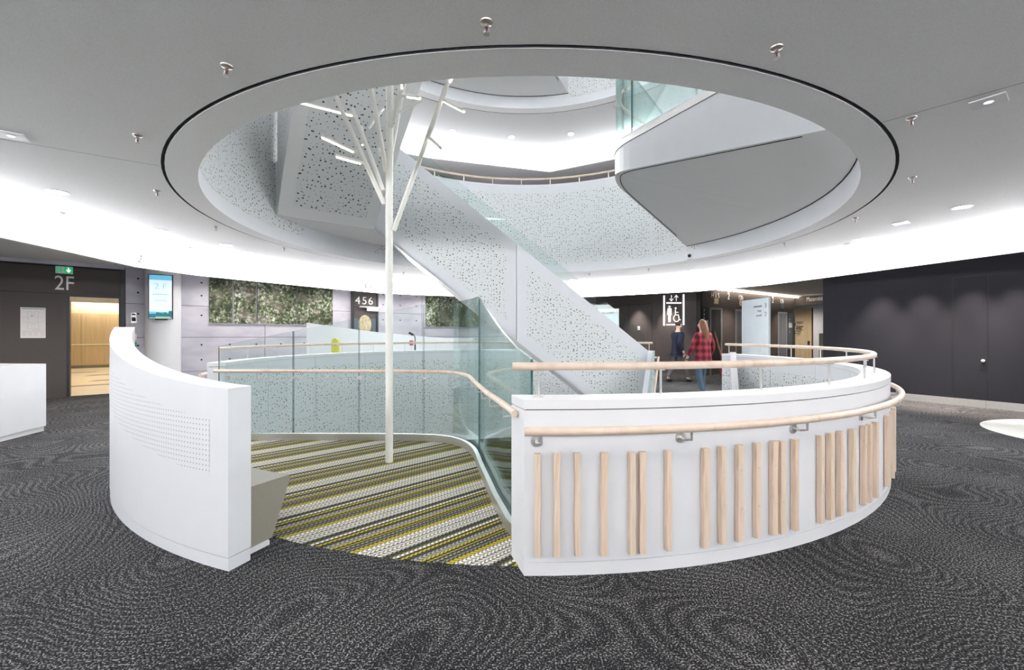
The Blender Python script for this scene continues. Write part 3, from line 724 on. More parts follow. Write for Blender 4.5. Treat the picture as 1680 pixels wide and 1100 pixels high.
branch((630, 334, .0), (542, 140, -.25), .024, [((587, 251, -.12), (527, 223, -.32), .12, .98), ((596, 268, -.1), (550, 255, -.3), .1, .95)], .3)
branch((629, 314, .0), (579, 178, .35), .023, [((584, 190, .33), (480, 164, .2), .06, .97), ((604, 212, .22), (628, 178, .5), .15, .95), ((593.5, 208, .3), (595, 238, .22), .05, .95)])
branch((634, 283, .0), (605, 124, -.3), .027, [((622, 245, -.1), (623, 252, -.4), .2, .9)], .35)
branch((639, 213, .0), (667, 118, -.35), .026, [((659.5, 145, -.28), (659.5, 118, -.3), .05, .98), ((660, 156, -.25), (690, 160, -.5), .3, .98)], .3)
branch((642, 250, .0), (663, 140, .4), .022, [((650, 188, .2), (691, 166, .3), 0, 0)], .4)
branch((646, 378, .0), (744, 110, -.55), .025, [((738, 134, -.5), (752, 108, -.62), .05, .98), ((725, 163, -.42), (762, 182, -.7), .1, .98), ((704, 226, -.3), (723, 243, -.5), .1, .95)], .08)
# ------------------------------------------------------------------ CEILING FITTINGS
def spot(loc, watts, col=(1, .93, .85), size=150, blend=.9, r=.06):
    l = bpy.data.lights.new('downlight_and_fill_beam', 'SPOT'); l.energy = watts; l.color = col; l.spot_size = math.radians(size); l.spot_blend = blend; l.shadow_soft_size = r
    o = bpy.data.objects.new('downlight_and_fill_beam', l); o.location = loc; COL.objects.link(o); return o
DL = [(95, 315), (262, 378), (407, 414.5), (531, 437), (644, 449.5), (939, 459.5), (1039, 453.5), (1148, 443), (1270, 424), (1411.5, 393), (1578, 340)]
def downlight(p, label, group, watts=SPOT, r=.085):
    o = empty('downlight', p, label, 'downlight', group)
    lathe('trim_ring', [(r+.014, 0), (r+.014, -.004), (r, -.006), (r-.004, .0)], p, 'white_cap', o, 24)
    lathe('lens', [(r-.004, -.001), (r-.004, -.003), (.001, -.003)], p, 'down_glow', o, 24)
    l = spot((p[0], p[1], p[2]-.02), watts); l.parent = o; l.matrix_parent_inverse = o.matrix_basis.inverted()
for i, (x, y) in enumerate(DL): downlight(onz(x, y, CZ), 'round recessed downlight in this floor\'s ceiling, '+ORD[i]+' in the ring', 'downlights around the round opening')
for i, a in enumerate((-120, -100, -78, -58)): downlight(pol(a, 5.6, CZ), 'round recessed downlight behind the viewer, number '+['one', 'two', 'three', 'four'][i]+' of the ring', 'downlights around the round opening')
for i, (x, y) in enumerate(((742, 215), (839.5, 225), (936.5, 220))):
    downlight(onz(x, y, H+CZ), 'bright round downlight on the upper floor ceiling, '+['left', 'middle', 'right'][i]+' of three', 'downlights on the floor above')
SP = [(226, 222, 2), (258, 313, 1), (312, 406, 0), (354, 372, 0), (372, 108, 4), (466, 407, 0), (662, 447, 0), (798, 36, 5), (967, 449, 0), (1064, 441, 0), (1274, 78, 5), (1287, 399, 0), (1403, 358, 1), (1495, 193, 3), (1497, 291, 2)]
sp0 = None
for i, (x, y, k) in enumerate(SP):
    p = onz(x, y, CZ)
    if sp0 is None:
        sp0 = lathe('sprinkler', [(.034, 0), (.032, -.006), (.018, -.012), (.010, -.014), (.010, -.03)], (0, 0, 0), 'steel_dark', None, 18); sp0.location = p
        a = tube('bulb', [(0, 0, -.03), (0, 0, -.055)], .004, 'bag_red', sp0, 6)
        tube('yoke', [(.011, 0, -.028), (.016, 0, -.045), (0, 0, -.06), (-.016, 0, -.045), (-.011, 0, -.028)], .003, 'steel', sp0, 5)
        lathe('deflector', [(.018, -.06), (.018, -.063), (.002, -.064)], (0, 0, 0), 'steel', sp0, 10); o = sp0
    else: o = copy_tree(sp0, None, p)
    tag(o, 'small chrome fire sprinkler hanging from the grey ceiling, '+ORD[i], 'sprinkler', 'ceiling sprinklers')
for i, (x, y) in enumerate(((18, 222), (371, 401.5), (1478, 366), (1622, 166))):
    p = onz(x, y, CZ); o = empty('emergency_light', p, 'flat square emergency light flush in the ceiling, '+['far left', 'by the third downlight', 'far right of the ring', 'upper right near the joint'][i], 'emergency light', 'square emergency lights')
    obox('plate', (p.x, p.y, p.z-.004), (.8, .6), (-.6, .8), .17, .17, .008, 'white_cap', o, .002)
    lathe('lens', [(.025, -.008), (.02, -.012), (.002, -.013)], p, 'sign_white', o, 12)
for i, (x, y) in enumerate(((98, 349), (371, 388+40), (1390, 400.5), (1131, 443))):
    if i == 1: continue
    p = onz(x, y, CZ); tag(lathe('smoke_detector', [(.05, 0), (.05, -.012), (.03, -.022), (.002, -.023)], p, 'white_cap', None, 18), 'small round white detector on the ceiling '+['at far left', '', 'beside the second downlight from the right', 'near the lift wall'][i], 'detector', 'ceiling detectors')
# dome camera on the ring wall
dc = pol(az_near(1131, RI-.03, far=True), RI-.03, 0); z = HC+(YH-421)/FPX*dc.y
dm = empty('dome_camera', (dc.x, dc.y, z), 'small white dome camera on the ring wall below the wedge', 'camera')
box('mount', (dc.x-.05, dc.y-.02, z-.06), (dc.x+.06, dc.y+.05, z+.07), 'white_cap', dm, .01)
lathe('lens_dome', [(.035, 0), (.03, .02), (.015, .032), (.002, .035)], (dc.x-.01, dc.y-.02, z+.01), 'black', dm, 14, rot=Matrix.Rotation(PI/2, 3, 'X'))
# ------------------------------------------------------------------ LEFT WALL THINGS
tw = empty('wing_letters', pa3(.22, 2.4), 'large pale 2F lettering over the left doorway', 'lettering'); s2 = on_line(109, PA, E1)[0]
c = pa3(s2-.03, 0, -.006); c.z = HC+(YH-466)/FPX*c.y; tw.location = c
text('letters', '2F', c, E1, .44, 'letter_white', tw, sx=.72)
es = empty('exit_sign', pa3(s2, 2.75), 'green emergency exit sign above the 2F lettering', 'sign')
c = pa3(s2-.03, 0, -.02); c.z = HC+(YH-443.5)/FPX*c.y; es.location = c
def pl(name, c, w_, h_, mat, parent, n_=.004, t=.004, right=E1, nrm=None):
    nrm = -N1 if nrm is None else nrm
    cc = Vector(c)+Vector((nrm[0], nrm[1], 0))*n_; return obox(name, cc, right, (0, 0, 1), w_, h_, t, mat, parent)
QS = .6
pl('housing', c, .43*QS, .155, 'letter_white', es, 0, .03)
pl('green_field', c+Vector((E1.x*.11, E1.y*.11, 0))*QS, .20*QS, .14, 'sign_green', es, .017)
pl('green_field', c-Vector((E1.x*.17, E1.y*.17, 0))*QS, .05*QS, .14, 'sign_green', es, .017)
cc = c+Vector((E1.x*.11, E1.y*.11, 0))*QS-Vector((N1.x, N1.y, 0))*.021
ex = Vector((E1.x, E1.y, 0)); ez = Vector((0, 0, 1))
mk('arrow', [cc+ex*a*QS+ez*b_*.75 for a, b_ in ((-.018, .07), (.018, .07), (.018, -.01), (.055, .03), (.055, -.015), (0, -.075), (-.055, -.015), (-.055, .03), (-.018, -.01))], [tuple(range(9))], 'sign_white', es)
cc = c-ex*.075*QS-Vector((N1.x, N1.y, 0))*.021
for nm, seg in (('runner', [(-.01, .03), (.012, -.02), (.05, -.02)]), ('runner', [(.012, -.02), (-.005, -.05), (.03, -.085)]), ('runner', [(.012, -.02), (-.03, -.05), (-.05, -.05)]), ('runner', [(-.05, .03), (0, .035), (.03, .01)])):
    tube(nm, [cc+ex*a*QS+ez*(b_+.015)*.75 for a, b_ in seg], .006, 'sign_green', es, 6)
lathe('runner_head', [(.011, 0), (.011, .002), (.001, .003)], cc+ez*.055, 'sign_green', es, 12, rot=Vector((0, 0, 1)).rotation_difference(Vector((-N1.x, -N1.y, 0))).to_matrix())
po = empty('evacuation_plan', pa3(-.25, 1.5), 'white evacuation plan poster on the dark wall left of the 2F door', 'poster')
sl_, sr_ = on_line(33.5, PA, E1)[0], on_line(75, PA, E1)[0]; sm = (sl_+sr_)/2; c = pa3(sm, 0, -.006); c.z = HC+(YH-530)/FPX*c.y; po.location = c
pw_, ph_ = sr_-sl_, 50/FPX*c.y
pl('sheet', c, pw_, ph_, 'paper', po, 0, .006)
def dec(u, v_, w_, h_, mat): pl('print', c+ex*(u*pw_)+ez*(v_*ph_), w_*pw_, h_*ph_, mat, po, .0045, .002)
dec(0, .46, .92, .03, 'green_print'); dec(0, -.28, .9, .012, 'pink_print'); dec(.2, -.22, .5, .008, 'grey_print')
for a, b_, w2, h2 in ((-.13, .28, .16, .2), (.14, .28, .16, .2), (-.13, -.1, .16, .2), (.14, -.1, .16, .2), (-.3, .1, .2, .14), (.3, .1, .22, .14)):
    for e in (-1, 1): dec(a, b_+e*h2/2, w2, .006, 'grey_print'); dec(a+e*w2/2, b_, .007, h2, 'grey_print')
dec(-.05, .23, .1, .014, 'navy')
for i in range(4):
    for j in range(3): dec(-.36+i*.24, -.33-j*.045, .18, .008, 'grey_print')
# corridor beyond the 2F door
def room(s0, s1, n0, n1): return [pa(s0, n0), pa(s1, n0), pa(s1, n1), pa(s0, n1)]
st(prism('floor_corridor', room(-4, 3.0, .13, 11.6), .0, .004, 'cream'))
st(prism('ceiling_corridor', room(-4, 3.0, .25, 11.6), 2.75, 2.8, 'white'))
wc = st(wallseg('wall_corridor', pa(-4, 11.3), pa(3.0, 11.3), 0, 2.8, .2, 'cream'))
for i in range(6): wallseg('wood_panel', pa(-3.4+i*1.02, 11.27), pa(-3.4+i*1.02+1.01, 11.27), .12, 2.24, .03, 'plank', wc)
wallseg('skirting', pa(-4, 11.26), pa(3, 11.26), 0, .12, .04, 'taupe', wc)
ch_ = tube('hand_rail', [pa3(-3.4, .95, 11.18), pa3(2.7, .95, 11.18)], .03, 'cream', wc)
for i in range(6): tube('bracket', [pa3(-3+i*1.0, .87, 11.26), pa3(-3+i*1.0, .87, 11.18), pa3(-3+i*1.0, .93, 11.18)], .01, 'steel', ch_, 6)
wcl = st(prism('wall_corridor_left', room(-.95, -.72, .25, 6.6), 0, 2.75, 'plank')); tube('hand_rail', [pa3(-.66, .95, 3.0), pa3(-.66, .95, 6.5)], .03, 'cream', wcl)
prism('skirting', room(-.73, -.70, .25, 6.62), 0, .12, 'taupe', wcl)
st(prism('wall_corridor_right', room(1.7, 1.9, .25, 11.4), 0, 2.75, 'plank'))
for i, (u, n_, w_) in enumerate(((-.35, 1.2, .7), (.35, 2.6, 1.2), (.75, 4.2, .9), (.6, 6.6, 1.1), (-.2, 8.4, .8))):
    o = prism('floor_patch', [pa(u-w_/2, n_-.22), pa(u+w_/2, n_-.05), pa(u+w_/2+.1, n_+.3), pa(u-w_/3, n_+.2)], .004, .006, 'purple_patch', bpy.data.objects['floor_corridor'])
lt = prism('corridor_light', room(-.6, 1.6, 10.9, 11.15), 2.70, 2.748, 'corridor_glow'); tag(lt, 'warm light trough at the end of the 2F corridor', 'light')
lt = prism('corridor_light', room(.35, .6, .6, 9.5), 2.72, 2.748, 'corridor_glow'); tag(lt, 'warm ceiling light line inside the 2F corridor', 'light')
# round column and TV
cc0 = pa(2.0-.02, -.18); ccx = on_line(268, (cc0.x, cc0.y), (E1.x, E1.y)); ctr = Vector((ccx[1], ccx[2]))
cl = lathe('column', [(.335, 0), (.335, CZ-.002)], (ctr.x, ctr.y, 0), 'white', None, 48); tag(cl, 'round white column carrying the blue information screen', 'column')
tv = empty('information_screen', (ctr.x, ctr.y, 1.9), 'upright blue and white 2F information screen on the column', 'screen')
dv = Vector((-ctr.x, -ctr.y)).normalized(); rv = Vector((-dv.y, dv.x)); rv = (rv*math.cos(.18)+dv*math.sin(.18)); dv = Vector((rv.y, -rv.x))
if dv.dot(-ctr) < 0: dv = -dv
if rv.x < 0: rv = -rv
cen = at(264, 487.5, ctr.y-.36); tw_, th_ = 37/FPX*cen.y*.84, 73/FPX*cen.y
tv.location = cen
pl('bezel', cen, tw_, th_, 'black', tv, 0, .05, rv, dv); pl('wall_bracket', cen-ez*(th_*.5-.09), .22, .22, 'dark_frame', tv, -.05, .07, rv, dv)
rv3 = Vector((rv.x, rv.y, 0))
def tvp(u, v_, w_, h_, mat, n_=.027): pl('picture', cen+rv3*(u*tw_)+ez*(v_*th_), w_*tw_, h_*th_, mat, tv, n_, .002, rv, dv)
tvp(0, 0, .93, .97, 'tv_white'); tvp(0, .43, .93, .11, 'tv_blue', .029); tvp(0, -.36, .93, .06, 'tv_blue', .029); tvp(0, -.43, .93, .09, 'tv_land', .03); tvp(.1, -.455, .6, .02, 'tv_green', .031)
for u, h2 in ((-.3, .03), (-.12, .06), (.02, .05), (.18, .06), (.3, .04), (.4, .1)): tvp(u, -.39+h2/2-.03, .14, h2+.02, 'tv_land', .031)
text('caption', '2 F', cen+rv3*0+ez*(th_*.23)+Vector((dv.x, dv.y, 0))*.029, rv, .19, 'tv_text', tv)
for v_, w2 in ((.055, .68), (-.08, .5)):
    for i in range(7): tvp((i-3)*w2/7, v_, w2/7*.7, .028, 'tv_text', .03)
# wall devices beside the column
s = on_line(219.5, PA, E1)[0]
for y, h2, mat, lab in ((522, 17, 'steel', 'steel card reader with black window on the concrete strip'), (553, 9, 'paper', 'small white notice on the concrete behind the screen'), (566, 8, 'green_sign', 'small green call box on the concrete behind the screen')):
    c = pa3(s, 0, -.02); c.z = HC+(YH-y)/FPX*c.y
    o = empty('wall_device', c, lab, 'device'); pl('case', c, .10, h2/FPX*c.y, mat, o, 0, .04)
    if y == 522: pl('window', c-ez*.03, .07, .09, 'black', o, .022, .004); pl('slot', c+ez*.08, .07, .03, 'black', o, .022, .004)
# murals: four canvas panels and a second group
def mural(x0, x1, z0, z1, label, cuts=(), lvl=0, split=True):
    s0 = on_line(x0, pa(0, -.045), E1)[0]; s1 = on_line(x1, pa(0, -.045), E1)[0]
    o = empty('mural_panel', pa3((s0+s1)/2, z0, -.03), label, 'picture', 'printed foliage panels')
    wallseg('canvas', pa(s0, -.045), pa(s1, -.045), z0, z1, .04, 'foliage_print', o)
    wallseg('edge_trim', pa(s0-.012, -.04), pa(s1+.012, -.04), z0-.012, z0-.001, .034, 'white_cap', o)
for i, (a, b_) in enumerate(((343.5, 381), (384, 420), (423, 487), (489, 546))): mural(a, b_, 1.655, CZ-.01, 'printed foliage panel on concrete, '+['leftmost, pale leaves', 'second from the left, light green', 'third from the left with brown trunk', 'fourth from the left, dark leaves'][i])
for i, (a, b_) in enumerate(((699, 722), (723.5, 760), (761, 787))): mural(a, b_, 1.655, CZ-.01, 'foliage panel behind the stair flight, '+['left', 'middle', 'right'][i]+' of three')
for i, (a, b_) in enumerate(((668, 720), (722, 786))): mural(a, b_, H+1.655, H+CZ-.01, 'foliage print glimpsed above the upper ring rail, '+['left', 'right'][i])
# dark niche with pictograms
s0 = on_line(575.5, PA, E1)[0]; s1 = on_line(619, PA, E1)[0]; sm = (s0+s1)/2; sw_ = s1-s0; Yn = pa(sm).y
zz = lambda y: HC+(YH-y)/FPX*Yn
ni = empty('dark_wall_unit', pa3(sm, 0, -.04), 'dark upright wall unit with white figures and oval pale emblem', 'wall unit')
wallseg('panel', pa(s0, -.05), pa(s1, -.05), 0, CZ-.01, .06, 'dark_brown', ni)
for s in (s0, s1-.06): wallseg('frame', pa(s, -.09), pa(s+.06, -.09), 0, CZ-.01, .04, 'dark_frame', ni)
wallseg('joint', pa(s0+.06, -.054), pa(s1-.06, -.054), zz(504.8), zz(504.2), .004, 'black', ni)
wallseg('lower_panel', pa(s0+.08, -.056), pa(s1-.08, -.056), .05, zz(523), .006, 'slate', ni)
for g_, x in (('4', 587), ('5', 598), ('6', 608)):
    sx = on_line(x, pa(0, -.06), E1)[0]; text('figure', g_, pa3(sx, zz(494.5), -.06), E1, .34, 'letter_white', ni)
sx = on_line(604, PA, E1)[0]; pl('shelf', pa3(sx, zz(504.2), -.1), .62, .03, 'letter_white', ni, 0, .1); pl('shelf', pa3(sx+.1, zz(507.8), -.1), .36, .11, 'letter_white', ni, 0, .06)
sx = on_line(597.5, PA, E1)[0]; rt = Vector((0, 0, 1)).rotation_difference(Vector((-N1.x, -N1.y, 0))).to_matrix()
o = lathe('emblem', [(.21, 0), (.20, .012), (.001, .014)], (0, 0, 0), 'pale_wood_disc', ni, 28, rot=rt)
for v in o.data.vertices: v.co.z *= 1.45
o.data.transform(Matrix.Translation(pa3(sx, zz(533), -.06)))
# writing on the band fascia
def on_band(x, y, i):
    p, q_ = Vector(BP[i]), Vector(BP[i+1]); d = (q_-p).normalized(); s, X, Y = on_line(x, p, d); d_in = Vector((-d.y, d.x))
    if d_in.dot(Vector((CX, CY))-p) < 0: d_in = -d_in
    return Vector((X+d_in.x*.014, Y+d_in.y*.014, HC+(YH-y)/FPX*Y)), d
for x, y, i, t_, sz, nm, lab in ((228.5, 425.5, 4, '2', .16, 'floor_number', 'small grey floor number 2 on the light band at left'), (1199, 463.5, 12, '2', .15, 'floor_number', 'small grey floor number 2 on the light band before the lifts'), (618, 467, 7, '+', .13, 'direction_mark', 'small grey plus sign on the light band'), (628, 471, 7, '>', .16, 'direction_mark', 'small grey arrow mark on the light band')):
    c, d = on_band(x, y, i)
    if d.x < 0: d = -d
    tag(text(nm, t_, c, d, sz*1.3, 'ink'), lab, 'lettering')
for x, lab in ((600, 'left'), (606.5, 'right')):
    c, d = on_band(x, 469, 7); o = empty('toilet_pictogram', c, 'small blue square pictogram on the light band, '+lab+' of the pair', 'sign', 'pictograms on the light band')
    n_ = Vector((-d.y, d.x)); n_ = n_ if n_.dot(-c.to_2d()) > 0 else -n_
    pl('plate', c, .085, .13, 'navy', o, .002, .004, d, n_); pl('figure', c, .03, .08, 'letter_white', o, .005, .003, d, n_)
# ------------------------------------------------------------------ REAR WHITE SCREEN, DESK THINGS (behind the void)
def curve_screen(name, pts, tops, t, mat, label, cat):
    V = []; F = []; P2 = [Vector(p) for p in pts]; Q = off(P2, t); n = len(P2)
    for i in range(n): V += [(P2[i].x, P2[i].y, 0), (P2[i].x, P2[i].y, tops[i]), (Q[i].x, Q[i].y, tops[i]), (Q[i].x, Q[i].y, 0)]
    for i in range(n-1):
        for k in range(4): F.append((4*i+k, 4*i+4+k, 4*i+4+(k+1) % 4, 4*i+(k+1) % 4))
    F += [(0, 1, 2, 3), (4*n-4, 4*n-3, 4*n-2, 4*n-1)]
    return tag(mk(name, V, F, mat, None, True), label, cat)
pts = []; tops = []
for x, y, Y in ((503, 529.5, 11.6), (540, 535, 11.75), (583, 541, 11.9), (620, 545.5, 12.0), (660, 549.5, 12.1), (700, 553, 12.15), (745, 556.5, 12.1), (790, 560, 12.0)):
    p = at(x, y, Y); pts.append((p.x, p.y)); tops.append(p.z)
curve_screen('curved_screen', pts, tops, .12, 'white', 'white screen with sloping top behind the far parapet', 'screen')
ch = empty('chair', at(549, 640, 11.2).xy.to_3d(), 'yellow green rounded chair back behind the far parapet rail', 'chair')
c = at(549, 564, 11.2)
V = []; m_ = 12
prof = [(-.085, -.25), (.085, -.25), (.085, .05)]+[(.085*math.cos(k*PI/6), .05+.09*math.sin(k*PI/6)) for k in range(1, 6)]+[(-.085, .05)]
obox('leg', (c.x, c.y+.05, (c.z-.22)/2), (1, 0), (0, 1), .05, .05, c.z-.22, 'steel', ch)
nP = len(prof); V = [(c.x+a, c.y, c.z+b_) for a, b_ in prof]+[(c.x+a, c.y+.1, c.z+b_) for a, b_ in prof]
mk('back', V, [tuple(range(nP)), tuple(range(nP, 2*nP))]+[(i, (i+1) % nP, nP+(i+1) % nP, nP+i) for i in range(nP)], 'yellow', ch)
lathe('hole', [(.012, 0), (.012, .003), (.001, .004)], (c.x+.02, c.y-.002, c.z-.05), 'ink', ch, 10, rot=Matrix.Rotation(PI/2, 3, 'X'))
lm = empty('desk_lamp', at(678, 640, 11.5).xy.to_3d(), 'black angled desk arm lamp beyond the far rail', 'lamp')
p0 = at(681, 575, 11.5); p0.z = 0
tube('arm', [at(681, 566, 11.5), at(681, 554, 11.5), at(678.5, 549, 11.5), at(672.5, 546, 11.5)], .012, 'black', lm, 6)
tube('stand', [Vector((p0.x, p0.y, 0)), at(681, 566, 11.5)], .02, 'black', lm, 8); lathe('base', [(.12, 0), (.12, .02), (.02, .03)], (p0.x, p0.y, 0), 'black', lm)
obox('head', at(674.5, 548, 11.5), (.85, 0, -.5), (0, 1, 0), .13, .07, .06, 'black', lm, .01)
rb = empty('red_notice_stand', at(675, 640, 11.1).xy.to_3d(), 'red and white notice on a thin stand below the desk lamp', 'sign')
c = at(675, 563, 11.1); obox('plate', c, (1, 0), (0, 1), .10, .02, .13, 'red', rb); obox('white_band', (c.x, c.y-.012, c.z-.01), (1, 0), (0, 1), .07, .004, .03, 'paper', rb); tube('stem', [(c.x, c.y, 0), (c.x, c.y, c.z-.06)], .008, 'steel', rb, 6)
pt = at(704.5, 554, 12.75); tag(lathe('telephone', [(.07, 0), (.065, .03), (.03, .055), (.002, .06)], (pt.x, pt.y, pt.z-.03), 'black', None, 14), 'small black rounded desk device beyond the rail', 'device')
tag(box('desk', (pt.x-.9, pt.y+.0, 0), (pt.x+1.3, pt.y+.6, pt.z-.03), 'white', None, .01), 'white desk behind the sloping white screen', 'desk')
# ------------------------------------------------------------------ RIGHT REAR: lift sign, lifts, totems, maternity
ls = empty('lift_sign', p3(1.2, 1.8), 'large white lift pictogram with person and wheelchair on dark wall', 'sign')
def p3px(x, y, n=.006):
    s, X, Y = on_line(x, K+N3*n, D3); return Vector((X, Y, HC+(YH-y)/FPX*Y))
def bar3(x0, y0, x1, y1, name='bar'):
    mk(name, [p3px(x0, y0), p3px(x1, y0), p3px(x1, y1), p3px(x0, y1)], [(0, 1, 2, 3)], 'sign_white', ls)
bar3(1088, 485, 1091, 534.5); bar3(1120, 483, 1123, 533.5); bar3(1093, 496.2, 1118, 498.6); bar3(1093, 532, 1118, 534)
def stroke(pts, r, name='figure'): tube(name, [p3px(x, y, .008) for x, y in pts], r, 'sign_white', ls, 6)
stroke([(1101.5, 484.5), (1101.5, 494.5)], .012, 'arrow'); stroke([(1098.5, 490.5), (1101.5, 494.5), (1104.5, 490.5)], .012, 'arrow')
stroke([(1109.5, 494.5), (1109.5, 484.5)], .012, 'arrow'); stroke([(1106.5, 488.5), (1109.5, 484.5), (1112.5, 488.5)], .012, 'arrow')
mk('figure', [p3px(x, y, .008) for x, y in ((1095.3, 506), (1101.5, 506), (1101.8, 517), (1100.6, 517), (1100.2, 510), (1100.2, 529), (1098.9, 529), (1098.7, 517.5), (1098, 517.5), (1097.8, 529), (1096.3, 529), (1096.4, 510), (1095.9, 517), (1094.8, 517))], [tuple(range(14))], 'sign_white', ls)
bar3(1096.8, 502, 1100, 505.2, 'head'); bar3(1107.2, 504.5, 1109.6, 508, 'head')
stroke([(1108, 509), (1108.3, 517), (1113, 517.2), (1114.5, 525), (1116.5, 525)], .016); stroke([(1108.2, 512.5), (1113, 512.8)], .012)
stroke([(1109.8+4.6*math.cos(a), 522.5+5.6*math.sin(a)) for a in [math.radians(d) for d in range(20, 270, 20)]], .014)
c = p3px(1048, 538.5, .01); o = empty('wall_switch', c, 'small white switch box on the dark wall left of the lift sign', 'device')
mk('plate', [p3px(1046, 535.6), p3px(1050, 535.6), p3px(1050, 541.6), p3px(1046, 541.6)], [(0, 1, 2, 3)], 'letter_white', o); mk('button', [p3px(1047.2, 538, .01), p3px(1049, 538, .01), p3px(1049, 540, .01), p3px(1047.2, 540, .01)], [(0, 1, 2, 3)], 'grey_mark', o)
def p4px(x, y, n=.006):
    s, X, Y = on_line(x, K+N4*n, D4); return Vector((X, Y, HC+(YH-y)/FPX*Y)), s
for i, (xa, xb, lab) in enumerate(((1164.5, 1185, 'steel lift door nearest the lift sign'), (1206.5, 1226, 'steel lift door half hidden by the pale totem'), (1276, 1291, 'steel lift door farthest to the right'))):
    s0 = p4px(xa, 500)[1]; s1 = p4px(xb, 500)[1]; L_ = empty('lift_door', p4((s0+s1)/2, 0), lab, 'lift', 'lift doors')
    def seg(nm, a, b_, z0, z1, n0, n1, mat): return prism(nm, [K+D4*a+N4*n0, K+D4*b_+N4*n0, K+D4*b_+N4*n1, K+D4*a+N4*n1], z0, z1, mat, L_)
    zt = 2.27
    seg('frame', s0, s0+.07, 0, zt, -.05, .02, 'steel'); seg('frame', s1-.07, s1, 0, zt, -.05, .02, 'steel'); seg('frame', s0, s1, zt-.06, zt, -.05, .021, 'steel')
    sm = s0+(s1-s0)*.35; seg('leaf', s0+.07, sm-.004, 0, zt-.06, -.02, .005, 'steel_dark'); seg('leaf', sm+.004, s1-.07, 0, zt-.06, -.02, .008, 'steel_dark')
    seg('indicator', (s0+s1)/2-.12, (s0+s1)/2+.12, zt+.13, zt+.33, 0, .015, ['pale_wood_disc', 'pale_wood_disc', 'slate'][i])
    text('caption', ['H à 5', '12h', '12h'][i], p4((s0+s1)/2-.05, zt+.42, .012), D4, .22, 'letter_white', L_)
for x, y, lab in ((1195.5, 487, 'near'), (1268, 493, 'far')):
    c, s = p4px(x, y, .012); o = empty('floor_number', c, 'tall white floor number 2 on the lift wall, '+lab+' one', 'lettering'); text('digit', '2', c, D4, .34, 'letter_white', o, sx=.8)
    obox('lamp', c+ez*.19, D4, (0, 0, 1), .1, .06, .04, 'sign_white', o)
for xa, xb, y0, y1, mat, lab in ((1151, 1161, 503.5, 548, 'dark_frame', 'dark lift directory panel beside the first lift'), (1292.5, 1299, 514, 578, 'slate', 'blue grey directory panel beside the farthest lift')):
    a, s0 = p4px(xa, y0); b_, s1 = p4px(xb, y1); o = empty('directory_panel', p4((s0+s1)/2, 1), lab, 'sign')
    prism('panel', [K+D4*s0+N4*.0, K+D4*s1+N4*.0, K+D4*s1+N4*.03, K+D4*s0+N4*.03], .75, a.z, mat, o)
    m_ = (s0+s1)/2; zc = (HC+(YH-(530 if xa < 1200 else 534))/FPX*a.y)
    prism('notice', [K+D4*(m_+.02)+N4*.03, K+D4*(s1-.02)+N4*.03, K+D4*(s1-.02)+N4*.036, K+D4*(m_+.02)+N4*.036] if xa < 1200 else [K+D4*(s0+.03)+N4*.03, K+D4*(s1-.03)+N4*.03, K+D4*(s1-.03)+N4*.036, K+D4*(s0+.03)+N4*.036], zc-.1, zc+.09, 'paper', o)
    for j in range(6): text('digit', '765432'[j], p4(s0+(s1-s0)*.3, a.z-.12-j*.13, .036), D4, .10, 'letter_white', o)
# warm light strip along the lift wall
a = Vector(K)+D4*.9+N4*.12; b_ = Vector(K)+D4*6.6+N4*.12
ws = obox('light_strip', ((a.x+b_.x)/2, (a.y+b_.y)/2, CZ-.05), D4, N4, 5.7, .09, .03, 'warm_strip'); tag(ws, 'warm light strip along the ceiling over the lifts', 'light')
# totems
def totem(x0, y0, Y0, x1, y1, Y1, label, txt):
    a = at(x0, y0, Y0); b_ = at(x1, y1, Y1); d = Vector((b_.x-a.x, b_.y-a.y)); Lw = d.length; d.normalize(); n_ = Vector((d.y, -d.x))
    o = empty('totem', ((a.x+b_.x)/2, (a.y+b_.y)/2, 0), label, 'sign'); z1 = (a.z+b_.z)/2
    wallseg('panel', a.xy, b_.xy, .02, z1, .05, 'pale_blue', o); wallseg('foot', a.xy, b_.xy, 0, .02, .05, 'steel', o)
    for (u, v_, s_, sz) in txt:
        c = Vector((a.x, a.y, z1-v_))+Vector((d.x, d.y, 0))*u*Lw+Vector((n_.x, n_.y, 0))*.004; text('caption', s_, c, d, sz, 'grey_mark', o)
totem(1217, 494.5, 11.9, 1261, 487.5, 10.75, 'tall pale blue glass totem with floor texts before the lifts', ((.9, .2, '3', .16), (.62, .2, 'maternité', .085), (.68, .32, 'étage', .075), (.9, .42, '2', .16), (.66, .44, 'accueil', .08)))
totem(969, 507.5, 13.6, 1015, 507, 13.2, 'pale blue totem half hidden behind the stair flight', ((.62, .12, 'ACCUEIL', .10), (.5, .24, 'étage', .08)))
# maternity entrance
D5 = E2; N5 = Vector((D5.y, -D5.x)); N5 = N5 if N5.dot(-M0) > 0 else -N5
def p5px(x, y, n=.01): s, X, Y = on_line(x, M0+N5*n, D5); return Vector((X, Y, HC+(YH-y)/FPX*Y))
c = p5px(1341, 491.5); o = empty('ward_lettering', c, 'white Maternité lettering on the dark header at right', 'lettering')
text('word', 'Maternité', p5px(1323, 491.7), D5, .25, 'letter_white', o, align='LEFT', sx=.6)
text('word', 'Mat', p5px(1358, 490), D5, .25, 'letter_white', o, align='LEFT', sx=.6)
mb = M0+N5*-2.2
def seg5(nm, x0, x1, Y0, Y1, z0, z1, mat, parent, t=.05):
    a = at(x0, 550, Y0).xy; b_ = at(x1, 550, Y1).xy; return wallseg(nm, a, b_, z0, z1, t, mat, parent)
wp = st(seg5('wall_ward', 1285, 1420, 21.0, 20.2, 0, CZ, 'white', None, .1))
o = empty('wood_directory', at(1316, 640, 19.5).xy.to_3d(), 'light wood ward panel with black directory text', 'panel')
